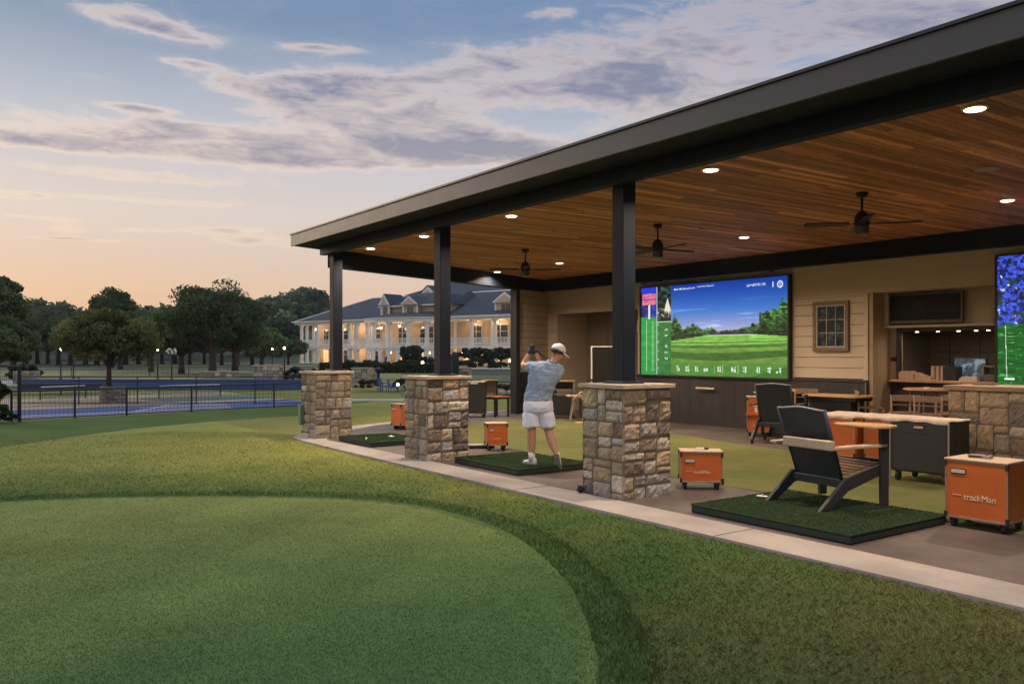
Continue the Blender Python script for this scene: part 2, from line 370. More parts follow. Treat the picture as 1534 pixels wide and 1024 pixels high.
for a,b,c,d in [((-2,2.2),(3.2,1.0),.035,0),((3.2,1.0),(5.2,3.2),.035,0),((-7,3.0),(-1.2,2.7),.03,0),((4.,2.6),(9.5,1.9),.03,0)]:
    p=Vector(cpt(*a)); q=Vector(cpt(*b)); t=(q-p).normalized(); nn=Vector((-t.y,t.x))*c
    sheet('court_line',[tuple(p-nn),tuple(q-nn),tuple(q+nn),tuple(p+nn)],.014,ln)
def arc_sheet(name,px0,px1,d0,d1,z,mat,n=10,wob=0):
    a=[site(px0+(px1-px0)*i/n,d0+wob*math.sin(i)) for i in range(n+1)]; b=[site(px1-(px1-px0)*i/n,d1+wob*math.sin(i*1.3)) for i in range(n+1)]
    return sheet(name,a+b,z,mat)
arc_sheet('path',-120,470,43,51,.02,pathm)
fair2=M('far_lawn_painted_lit',(.24,.22,.07),.95,0,.2,.12,fine=.15,fscale=3,col2=(.09,.11,.035),c2scale=.09)  # sunlit tone painted into the grass colour
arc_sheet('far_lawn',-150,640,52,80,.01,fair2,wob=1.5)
arc_sheet('far_lawn_painted_shade',-150,470,80,100,.012,M('far_lawn_dark',(.045,.06,.028),.95,0,.2,.1),wob=3)  # shade painted in as a darker copy of the far lawn
arc_sheet('far_road',-80,560,101,107,.03,M('far_asphalt',(.10,.11,.14),.9,0,.1,.2))
arc_sheet('garden_lawn',600,980,33,80,.012,M('garden_lawn_grass',(.10,.12,.035),.95,0,.2,.2,fine=.15,fscale=4,col2=(.05,.075,.025),c2scale=.2),wob=.6)
arc_sheet('garden_path',505,665,29.4,30.6,.02,concrete)
# far hills (terrain)
def hill_h(px,d):
    k=min(1,max(0,(d-120)/190)); k=k*k*(3-2*k)
    a=7.5+6.5*min(1,max(0,(px-330)/120))-15*min(1,max(0,(px-468)/70))+1.6*math.sin(px*.013+1)+1.*math.sin(px*.031)
    return a*k
HV=[];HF=[]; nx,ny=60,14
for j in range(ny):
    d=118+j*26
    for i in range(nx):
        px=-420+i*38; x,y=site(px,d); HV.append((x,y,hill_h(px,d)-.05 if j else -.5))
for j in range(ny-1):
    for i in range(nx-1): HF.append((j*nx+i,j*nx+i+1,(j+1)*nx+i+1,(j+1)*nx+i))
struct(MB().add(HV,HF).build('hills',M('hill_floor',(.035,.05,.022),.95,0,.2,.05),smooth=True))
# ---------------------------------------------------------------- grass blades
def inside(poly,P):
    x,y=P[:,0],P[:,1]; r=np.zeros(len(P),bool); n=len(poly); j=n-1
    for i in range(n):
        xi,yi=poly[i]; xj,yj=poly[j]
        c=((yi>y)!=(yj>y))&(x<(xj-xi)*(y-yi)/((yj-yi) or 1e-9)+xi); r^=c; j=i
    return r
def blades(name,P,h,w,lean,cols,z0=0.,label=None):
    n=len(P); a=rng.uniform(0,2*PI,n); hh=h*rng.uniform(.55,1.25,n); ww=w*rng.uniform(.7,1.2,n)
    ln_=lean*rng.uniform(.2,1.3,n)*hh; la=rng.uniform(0,2*PI,n)
    d=np.stack([np.cos(a),np.sin(a),np.zeros(n)],1)*ww[:,None]*.5
    b=np.concatenate([P,np.full((n,1),z0)],1)
    t=b+np.stack([np.cos(la)*ln_,np.sin(la)*ln_,hh],1)
    mid=b+np.stack([np.cos(la)*ln_*.35,np.sin(la)*ln_*.35,hh*.6],1)
    V=np.stack([b-d,b+d,mid+d*.8,t,mid-d*.8],1).reshape(-1,3)
    F=np.arange(n*5).reshape(n,5)
    return struct(npmesh(name,V,F,cols,blade),'stuff',label)
def scatter(x0,x1,y0,y1,dens): n=int((x1-x0)*(y1-y0)*dens); return np.stack([rng.uniform(x0,x1,n),rng.uniform(y0,y1,n)],1)
def camd(P): return P[:,0]*FX+P[:,1]*FY, P[:,0]*RX+P[:,1]*RY
def view_keep(P,dmax,full):
    d,l=camd(P); k=(d>2.8)&(d<dmax)&(np.abs(l)<d*.66+.4)
    k&=rng.uniform(0,1,len(P))<np.clip((full/np.maximum(d,.1))**1.6,0,1); return P[k]
def vnoise(P,s,seed=0):
    return np.array([noise.noise(Vector((p[0]*s+seed,p[1]*s,seed))) for p in P]) if len(P)<1 else _vn(P,s,seed)
_g=rng.uniform(-1,1,(256,256))
def _vn(P,s,seed):
    x=P[:,0]*s+seed*7.3; y=P[:,1]*s+seed*3.1; xi=np.floor(x).astype(int); yi=np.floor(y).astype(int); fx=x-xi; fy=y-yi
    fx=fx*fx*(3-2*fx); fy=fy*fy*(3-2*fy); G=lambda a,b:_g[a%256,b%256]
    return (G(xi,yi)*(1-fx)+G(xi+1,yi)*fx)*(1-fy)+(G(xi,yi+1)*(1-fx)+G(xi+1,yi+1)*fx)*fy
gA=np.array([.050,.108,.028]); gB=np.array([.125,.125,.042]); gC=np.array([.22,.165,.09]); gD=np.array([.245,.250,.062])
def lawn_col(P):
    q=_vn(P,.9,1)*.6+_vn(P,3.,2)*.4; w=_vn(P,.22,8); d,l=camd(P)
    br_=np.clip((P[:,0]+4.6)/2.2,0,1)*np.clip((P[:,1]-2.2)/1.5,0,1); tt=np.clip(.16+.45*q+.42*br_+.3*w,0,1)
    far_=np.clip((d-8.3)/4.5+.22*q+.25*w,0,1)[:,None]; c=gA+(gB-gA)*tt[:,None]  # sunlit yellow of the far lawn painted in by distance from the camera
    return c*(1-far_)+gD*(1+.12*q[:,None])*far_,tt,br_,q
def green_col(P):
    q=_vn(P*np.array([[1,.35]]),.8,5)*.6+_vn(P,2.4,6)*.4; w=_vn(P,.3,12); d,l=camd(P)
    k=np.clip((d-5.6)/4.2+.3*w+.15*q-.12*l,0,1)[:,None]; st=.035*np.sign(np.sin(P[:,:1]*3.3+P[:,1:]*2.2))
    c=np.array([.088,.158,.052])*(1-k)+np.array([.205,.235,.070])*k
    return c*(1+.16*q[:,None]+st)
def sward(name,x0,x1,y0,y1,st,z,colf,keep,mat):
    X,Y=np.meshgrid(np.arange(x0,x1,st),np.arange(y0,y1,st)); P=np.stack([X.ravel(),Y.ravel()],1)+st/2; P=P[keep(P)]
    a=P-st/2; n=len(P); V=np.zeros((n,4,3)); V[:,0,:2]=a; V[:,1,:2]=a+[st,0]; V[:,2,:2]=a+[st,st]; V[:,3,:2]=a+[0,st]; V[:,:,2]=z
    return struct(npmesh(name,V.reshape(-1,3),np.arange(n*4).reshape(n,4),colf(P),mat))
sw_m=M('sward',(1,1,1),.95,0,.10,1.3,.5,30,attr=True,fine=.3,fscale=40,spec=.08)
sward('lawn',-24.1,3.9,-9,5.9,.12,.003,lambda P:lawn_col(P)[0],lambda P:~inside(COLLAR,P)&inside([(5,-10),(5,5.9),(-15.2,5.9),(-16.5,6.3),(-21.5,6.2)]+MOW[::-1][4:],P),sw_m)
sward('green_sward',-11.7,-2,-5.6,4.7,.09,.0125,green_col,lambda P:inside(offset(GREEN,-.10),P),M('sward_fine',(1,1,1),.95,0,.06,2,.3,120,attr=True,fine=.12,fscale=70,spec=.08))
P=view_keep(scatter(-19,0,-6,6.0,5200),18,4.6)
P=P[~inside(COLLAR,P)&~(inside(WALK,P)&(P[:,1]>5.915))]
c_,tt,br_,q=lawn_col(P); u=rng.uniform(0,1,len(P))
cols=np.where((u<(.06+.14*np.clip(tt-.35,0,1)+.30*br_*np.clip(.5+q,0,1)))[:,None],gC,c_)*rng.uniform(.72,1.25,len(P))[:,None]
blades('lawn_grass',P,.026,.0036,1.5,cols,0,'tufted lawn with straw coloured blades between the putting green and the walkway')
P=view_keep(scatter(-13.5,-1,-6,6,5200),14,5.2); P=P[inside(offset(GREEN,.33),P)&~inside(GREEN,P)]
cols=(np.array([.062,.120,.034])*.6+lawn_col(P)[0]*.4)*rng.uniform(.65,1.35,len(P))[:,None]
blades('collar_grass',P,.034,.0042,.8,cols,.004,'darker green collar of longer grass round the putting green')
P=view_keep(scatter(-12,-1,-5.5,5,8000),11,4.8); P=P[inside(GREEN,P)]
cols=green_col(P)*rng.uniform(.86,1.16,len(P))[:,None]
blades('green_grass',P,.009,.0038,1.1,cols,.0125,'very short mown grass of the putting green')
# ================================================================ stone masonry
PAL=[(.46,.36,.25),(.40,.31,.22),(.50,.42,.32),(.34,.25,.18),(.30,.25,.22),(.24,.19,.16),(.44,.33,.21),(.48,.40,.33),(.36,.33,.31),(.42,.30,.19),(.52,.45,.37),(.38,.28,.20)]
def stones(mb,w,h,fr,rg,smin=.12,smax=.40,rough=.017):
    """irregular ashlar on a w x h face; fr maps (u,v,out) to 3-D"""
    def split(x0,y0,x1,y1,out):
        ww,hh=x1-x0,y1-y0
        if (ww>smax or hh>smax*.62) and (ww>2*smin or hh>2*smin*.8) or (ww*hh>smax*smax*.42 ):
            vert= ww/ hh > rg.uniform(.9,1.5)
            if vert and ww>2*smin: t=rg.uniform(.30,.70)*ww; split(x0,y0,x0+t,y1,out); split(x0+t,y0,x1,y1,out); return
            if hh>smin*2.1: t=rg.uniform(.30,.70)*hh; split(x0,y0,x1,y0+t,out); split(x0,y0+t,x1,y1,out); return
            if ww>2*smin: t=rg.uniform(.4,.6)*ww; split(x0,y0,x0+t,y1,out); split(x0+t,y0,x1,y1,out); return
        out.append((x0,y0,x1,y1))
    out=[]; split(0,0,w,h,out)
    for x0,y0,x1,y1 in out:
        gp=.005; j=lambda:rg.uniform(-.004,.004)
        ax0=x0+(gp if x0>.001 else -.012); ax1=x1-(gp if x1<w-.001 else -.012); ay0=y0+(gp if y0>.001 else 0); ay1=y1-(gp if y1<h-.001 else 0)
        nx=max(4,int((ax1-ax0)/.028)); ny=max(4,int((ay1-ay0)/.028)); base=rg.uniform(.008,.030); sd=rg.uniform(0,99)
        tx,ty=rg.uniform(-.05,.05),rg.uniform(-.05,.05)
        c=PAL[rg.randrange(len(PAL))]; k=rg.uniform(.62,1.18); c=tuple(a*k for a in c)
        vs=[];fs=[]
        for b in range(ny+1):
            for a in range(nx+1):
                s,t=a/nx,b/ny; x=ax0+(ax1-ax0)*s+ (j() if 0<a<nx else 0); y=ay0+(ay1-ay0)*t
                e=min(s*nx,(1-s)*nx,t*ny,(1-t)*ny)
                x+=noise.noise(Vector((y*9+sd,sd,1)))*.014*(1 if (a in(0,nx) and .001<x<w-.001) else 0)
                o_=base+rough*noise.noise(Vector((x*22+sd,y*22,sd)))+rough*.7*noise.noise(Vector((x*55,y*55,sd)))+tx*(x-(x0+x1)/2)+ty*(y-(y0+y1)/2)
                if e<.5: o_=-.006
                elif e<1.5: o_*=.88
                vs.append(fr(x,y,o_))
        for b in range(ny):
            for a in range(nx): i=b*(nx+1)+a; fs.append((i,i+1,i+nx+2,i+nx+1))
        for f in fs: pass
        mb.add(vs,fs,c)
def masonry(parent,x0,x1,y0,y1,h,seed,name='stonework',**k):
    rg=random.Random(seed); mb=MB()
    stones(mb,x1-x0,h,lambda u,v,o:(x0+u,y0-o,v),rg,**k); stones(mb,y1-y0,h,lambda u,v,o:(x1+o,y0+u,v),rg,**k)
    stones(mb,x1-x0,h,lambda u,v,o:(x1-u,y1+o,v),rg,**k); stones(mb,y1-y0,h,lambda u,v,o:(x0-o,y1-u,v),rg,**k)
    s=mb.build(name,stone_m,parent,smooth=False)
    MB().bx(x0+.004,x1-.004,y0+.004,y1-.004,0,h-.002).build('mortar',mortar,s); return s
# ================================================================ pavilion
pav=thing('pavilion','long open pavilion with flat dark metal roof, timber ceiling and stone footed posts','pavilion',(-8,10.5,0))
PINV=Matrix.Translation(pav.location).inverted()
def pp(o): o.parent=pav; o.matrix_parent_inverse=PINV; return o
def pb(mb,name,mat,**k): return pp(mb.build(name,mat,None,**k))
XR=4.0
# roof
rf=pb(MB().prism([(XR,6.13),(XR,16.6),(-20.6,16.6),(-16.35,6.13)],3.84,4.03),'roof',M('roof_dark',(.016,.018,.022),.75,0,.1,2,spec=.2))
MB().bx(-16.38,XR,6.095,6.127,3.835,4.055).build('fascia',fascia_m,rf)
MB().bx(-16.41,XR,6.07,6.16,4.058,4.085).build('roof_edge_trim',metal,rf)
# beams
pb(MB().bx(-16.12,XR,6.60,6.74,3.665,3.837),'beam',beam_m,bevel=.006)
pb(MB().bx(-16.0,XR,6.741,6.97,3.776,3.80),'beam_closure',metal)
def along(x0,y0,x1,y1,t,z0,z1,mb=None):
    a=Vector((x0,y0));b=Vector((x1,y1)); n=(b-a).normalized(); n=Vector((-n.y,n.x))*t/2
    return (mb or MB()).prism([tuple(a-n),tuple(b-n),tuple(b+n),tuple(a+n)],z0,z1)
pb(along(EDGE(6.843),6.843,EDGE(14.6),14.6,.22,3.43,3.835),'end_beam',beam_m,bevel=.006)
pb(MB().bx(-19.3,XR,14.603,14.856,3.46,3.835),'back_beam',beam_m,bevel=.006)
# ceiling boards
rg=random.Random(3); cb=MB(); x=XR
while x>-19.4:
    x0=x-.088; ys=6.845
    if x0<EDGE(6.84): ys=max(ys,6.6+(-16-x0)/.41)
    y=ys-rg.uniform(0,1.0)
    while y<14.6:
        ln_=rg.uniform(1.1,3.2); a,b=max(y,ys),min(y+ln_,14.602)
        if b-a>.03:
            k=rg.uniform(.42,1.0)+.55*(rg.random()<.13); t=rg.random(); c=(.56*k,(.225+.045*t)*k,(.078+.035*t)*k)
            zz=3.778+rg.uniform(-.001,.001)
            cb.bx(x0+.0032,x-.0032,a+.001,b-.001,zz,zz+.02,c)
        y+=ln_
    x-=.088
ce=pb(cb,'ceiling_boards',wood_ceiling)
MB().prism([(XR,6.85),(XR,14.6),(EDGE(14.6),14.6),(EDGE(6.85),6.85)],3.802,3.836).build('ceiling_backing',M('gap_black',(.012,.008,.006),.9,0,0),ce)
# pillars and posts
for i,(x1,y0,w) in enumerate([(-15.50,6.26,.70),(-11.30,6.36,.70),(-7.05,6.50,.70)]):
    x0=x1-w; y1=y0+.74
    s=pp(masonry(None,x0,x1,y0,y1,1.285,20+i,'stone_pillar'))
    MB().bx(x0-.05,x1+.05,y0-.05,y1+.05,1.286,1.335).build('cap',capst,s,bevel=.008)
    cx=(x0+x1)/2-.01; cy=6.842 if i else 6.84
    pb(MB().bx(cx-.17,cx+.17,cy-.17,cy+.17,1.3355,1.365),'base_plate',metal,bevel=.004)
    ps=pb(MB().bx(cx-.098,cx+.098,cy-.098,cy+.098,1.3652,3.775),'post',beam_m,bevel=.006)
pb(along(EDGE(13.22),13.22,EDGE(13.40),13.40,.19,.031,3.432),'corner_post',metal)
# end wall
def wallseg(x0,y0,x1,y1,z0,z1,t,name,mat,**k): return pb(along(x0,y0,x1,y1,t,z0,z1),name,mat,**k)
ex0,ey0,ex1,ey1=EDGE(13.402),13.402,EDGE(14.9),14.9
wallseg(ex0,ey0,ex1,ey1,1.16,3.46,.08,'end_wall',M('siding_gap',(.16,.115,.07),.85,0,0))
for k in range(12):
    z=1.17+k*.19
    if z<3.4: wallseg(ex0+.0,ey0,ex1,ey1,z,z+.178,.10+.004*(k%2),'siding_board',cream,bevel=.003)
wallseg(ex0,ey0,ex1,ey1,.032,1.158,.11,'wainscot',wains)
# back wall, upper band and sides
pb(MB().bx(-19.45,-18.91,14.9,15.1,.032,3.83),'wall',cream)
sd=MB()
for k in range(12): sd.bx(-19.36,-18.915,14.885,14.899,1.17+k*.19,1.17+k*.19+.183)
pb(sd,'siding_board',cream,bevel=.002)
pb(MB().bx(-18.908,-15.62,14.9,15.1,2.80,3.83),'wall',cream)
pb(MB().bx(-15.618,-10.952,14.9,15.1,.032,3.83),'wall',cream)
pb(MB().bx(-10.95,XR,14.86,15.64,2.845,3.83),'bulkhead',cream)
pb(MB().bx(-10.948,-9.262,14.9,15.3,.032,2.843),'wall',M('siding_gap',(.16,.115,.07),.85,0,0))
sd=MB(); k=0; z=1.19
while z<2.8:
    sd.bx(-10.93,-9.36,14.868,14.899,z,min(z+.203,2.80)); z+=.212
pb(sd,'siding_board',creamL,bevel=.004)
pb(MB().bx(-9.355,-9.262,14.86,14.899,1.17,2.843).bx(-10.93,-9.36,14.862,14.899,2.805,2.843),'corner_trim',creamL)
pb(MB().bx(-9.262,-9.18,14.902,15.5,.032,2.843),'wall',M('siding_painted_shade',(.42,.31,.21),.75,0,.06,2))  # shade painted into the return wall as a darker siding colour
# recessed right wall with serving opening
pb(MB().bx(-9.18,-9.0,15.5,15.62,1.16,2.174),'wall',cream)
pb(MB().bx(XR+.002,XR+.12,6.9,15.6,.03,3.83),'wall',cream)  # unseen end wall, added to keep sky light out of the right end
pb(MB().bx(-9.18,XR,15.5,15.62,2.175,2.843),'wall',cream)
pb(MB().bx(-9.18,XR,15.5,15.62,.032,1.14),'wainscot',wains)
pb(MB().bx(-6.6,XR,15.5,15.62,1.16,2.174),'wall',cream)
pb(MB().bx(-9.10,-6.5,15.30,15.7,1.141,1.185),'serving_counter',wood_top,bevel=.006)
dk=M('kitchen_tile',(.16,.135,.12),.6,0,.08,2)
room=pb(MB().bx(-9.4,-6.2,17.2,17.3,.9,2.6).bx(-9.4,-9.3,15.63,17.2,.9,2.6).bx(-6.3,-6.2,15.63,17.2,.9,2.6).bx(-9.4,-6.2,15.63,17.3,2.3,2.4).bx(-9.4,-6.2,15.71,17.3,1.05,1.1),'serving_room',dk)
gl=MB()
for xx in (-8.9,-8.3,-7.7,-7.1): gl.bx(xx-.006,xx+.006,17.19,17.199,1.1,2.3)
gl.bx(-9.3,-6.3,17.188,17.198,1.7,1.712); gl.build('tile_joint',black,room)
fr=pb(MB().bx(-9.02,-8.955,15.44,15.52,1.186,2.174).bx(-8.955,-6.6,15.44,15.52,2.10,2.174),'opening_frame',metal)
for k,xx in enumerate((-8.62,-8.22,-7.84,-7.53,-7.32)):
    MB().lathe([(.028,0),(.028,.012)],12,(xx,15.46,2.086)).build('downlight',M('small_lamp_glow',(1,.80,.55),.5,0,0,emit=9),fr)
ld=bpy.data.lights.new('opening_light','AREA'); ld.size=1.6; ld.size_y=.1; ld.shape='RECTANGLE'; ld.energy=9; ld.color=(1,.75,.5); lo=bpy.data.objects.new('lamp',ld); C.objects.link(lo); lo.parent=fr; lo.location=(-8.,15.60,2.07)
# boxed ledge carrying the display
pb(MB().bx(-9.17,-6.4,15.25,15.499,2.175,2.215).bx(-9.17,-9.08,15.25,15.499,2.216,2.842),'display_ledge',cream,bevel=.004)
# wainscots, boards and battens
def wains_seg(x0,x1,y,z1=1.16):
    s=pb(MB().bx(x0,x1,y,y+.04,.18,z1-.03),'wainscot',wains)
    m=MB(); x=x0+.15
    while x<x1-.05: m.bx(x-.008,x+.008,y-.002,y-.0002,.18,z1-.03); x+=.335
    m.build('board_joint',black,s)
    MB().bx(x0,x1,y-.02,y+.04,.032,.178).bx(x0,x1,y-.025,y+.04,z1-.028,z1).build('rail',wains,s,bevel=.003)
wains_seg(-15.6,-9.26,14.82); 
pb(MB().bx(-9.278,-9.262,14.80,14.819,.2,1.158),'wall_conduit',trim)
wains_seg(-19.35,-18.92,14.82)
# door recess
pb(MB().bx(-18.99,-18.91,15.1,16.1,.032,3.4),'wall',cream)
pb(MB().bx(-15.7,-15.6,15.1,16.1,.032,3.4),'wall',cream)
pb(MB().bx(-18.9,-15.71,16.0,16.1,.032,3.4),'wall',taupe)
pb(MB().bx(-18.9,-15.71,14.95,16.0,2.9,2.95),'recess_soffit',taupe)
for a,b in [(-18.86,-17.96),(-17.94,-17.04),(-17.02,-16.12)]:
    dd=MB()
    for z0_,z1_ in ((.10,.70),(.72,1.25),(1.27,1.80),(1.82,2.30),(2.32,2.82)):
        dd.bx(a+.03,b-.03,15.955,15.99,z0_,z1_)
    d_=pb(MB().bx(a,b,15.97,15.998,.04,2.88),'door',taupe); dd.build('door_panel',taupe,d_,bevel=.006)
    MB().bx(b-.16,b-.03,15.90,15.93,.98,1.01).bx(b-.06,b-.035,15.93,15.955,.97,1.02).build('handle',metal,d_)
# window in the pale siding
wx0,wx1,wz0,wz1=-10.44,-9.64,1.73,2.72
wf=pb(MB().bx(wx0,wx1,14.80,14.866,wz0,wz0+.07).bx(wx0,wx1,14.80,14.866,wz1-.07,wz1).bx(wx0,wx0+.07,14.802,14.866,wz0+.07,wz1-.07).bx(wx1-.07,wx1,14.802,14.866,wz0+.07,wz1-.07),'window',M('window_brown',(.17,.115,.075),.6,0,.08,4),bevel=.004)
MB().bx(wx0+.07,wx0+.10,14.815,14.866,wz0+.07,wz1-.07).bx(wx1-.10,wx1-.07,14.815,14.866,wz0+.07,wz1-.07).bx(wx0+.1,wx1-.1,14.815,14.866,wz0+.07,wz0+.10).bx(wx0+.1,wx1-.1,14.815,14.866,wz1-.10,wz1-.07).build('sash',M('sash_grey',(.36,.33,.30),.6,0,0),wf)
MB().bx(wx0+.1,wx1-.1,14.85,14.866,wz0+.1,wz1-.1).build('pane',M('window_glass',(.018,.028,.045),.3,0,.5,6,spec=.25,col2=(.06,.09,.12),c2scale=7,c2lo=.5,c2hi=.6),wf)  # bluish reflection painted into the glass as paler patches
mu=MB()
for t in (1/3,2/3):
    xx=wx0+.1+(wx1-wx0-.2)*t; mu.bx(xx-.007,xx+.007,14.835,14.849,wz0+.1,wz1-.1)
    zz=wz0+.1+(wz1-wz0-.2)*t; mu.bx(wx0+.1,wx1-.1,14.836,14.848,zz-.007,zz+.007)
mu.build('glazing_bars',M('sash_grey',(.36,.33,.30),.6,0,0),wf)
# bright handle strip on the wainscot
hs=pb(MB().bx(-13.51,-12.97,14.72,14.75,.865,.905).bx(-13.4,-13.37,14.75,14.82,.875,.895).bx(-13.11,-13.08,14.75,14.82,.875,.895),'pull_rail',M('pale_oak',(.66,.55,.42),.5,0,.05),bevel=.003)
# ---------------------------------------------------------------- ceiling lights
def down(x,y,label):
    t=thing('recessed_light',label,'ceiling light',(x,y,3.776),0,'warm downlights in the timber ceiling')
    MB().lathe([(.088,-.012),(.105,-.010),(.112,.0),(.088,.0)],28).build('trim_ring',M('light_trim',(.55,.45,.35),.5,0,0),t)
    MB().lathe([(.0,-.026),(.05,-.024),(.078,-.018),(.086,-.009),(.086,-.004)],28).build('lens',lamp_e,t)
    ld=bpy.data.lights.new('downlight','AREA'); ld.shape='DISK'; ld.size=.16; ld.energy=80; ld.color=(1,.77,.54); ld.spread=R(150)
    lo=bpy.data.objects.new('lamp',ld); C.objects.link(lo); lo.parent=t; lo.location=(0,0,-.045)
    return t
FL=['front edge row, at the far right end of the ceiling','front edge row, just right of the tallest post','front edge row, between the two nearer posts','front edge row, touching the middle post','front edge row, nearest the far end']
for x,lab in zip((-3.58,-6.5,-10.43,-13.13,-15.3),FL): down(x,7.33,'round warm downlight of the '+lab)
BL=['right of the largest fan','between the two nearer fans','beside the hub of the second fan','near the blade tip of the farthest fan','above the end beam']
for x,lab in zip((-5.48,-9.95,-12.46,-15.28,-17.85),BL): down(x,12.1,'round warm downlight of the rear row, '+lab)
for x,y,lab in [(-4.69,9.88,'large white ceiling speaker disc right of the nearest fan'),(-9.69,10.82,'white ceiling speaker disc right of the second fan'),(-13.09,11.07,'small white ceiling speaker disc left of the tall post'),(-11.66,8.28,'small white ceiling disc below the front downlight')]:
    t=thing('ceiling_speaker',lab,'speaker',(x,y,3.776),0,'flush ceiling speakers')
    MB().lathe([(.0,-.012),(.115,-.012),(.128,-.006),(.13,.0)],28).build('grille',M('speaker_white',(.34,.27,.21),.7,0,.05,30),t)
    MB().lathe([(.131,-.005),(.139,-.005),(.139,.001),(.131,.001)],28).build('rim',M('speaker_rim',(.25,.2,.16),.6,0,0),t)
# ---------------------------------------------------------------- fans
fan=thing('ceiling_fan','large dark bronze ceiling fan nearest the camera, over the front chair','fan',(-6.32,10.01,3.776),R(20),'dark ceiling fans in the pavilion')
fm=M('fan_bronze',(.008,.008,.008),.4,.2,.1,6)
MB().lathe([(.075,0),(.075,-.03),(.05,-.06),(.02,-.07)],20).build('canopy',fm,fan,smooth=True)
MB().tube([(0,0,-.06),(0,0,-.26)],.014,10).build('downrod',fm,fan,smooth=True)
MB().lathe([(.03,-.24),(.055,-.26),(.085,-.30),(.095,-.36),(.095,-.42),(.08,-.44)],24).build('motor',fm,fan)
MB().lathe([(.085,-.443),(.085,-.53),(.06,-.545),(.001,-.548)],24).build('light_kit',M('fan_light',(.05,.045,.04),.3,0,0),fan)
for k in range(4):
    a=2*PI*k/4+.35; m=MB(); m.m=Matrix.Rotation(a,4,'Z')@Matrix.Translation((0,0,-.40))@Matrix.Rotation(R(14),4,'X')
    m.prism([(.16,-.045),(.45,-.062),(.68,-.058),(.72,-.02),(.72,.03),(.68,.06),(.45,.062),(.16,.045)],-.007,.007)
    m.build('blade',fm,fan)
    m=MB(); m.m=Matrix.Rotation(a,4,'Z')@Matrix.Translation((0,0,-.405)); m.bx(.07,.24,-.015,.015,-.004,.008); m.build('blade_arm',fm,fan)
dup(fan,(-9.79,9.78,3.776),R(60),'dark bronze ceiling fan right of the tallest post')
dup(fan,(-13.71,9.98,3.776),R(35),'farthest dark ceiling fan, between the two nearer posts')
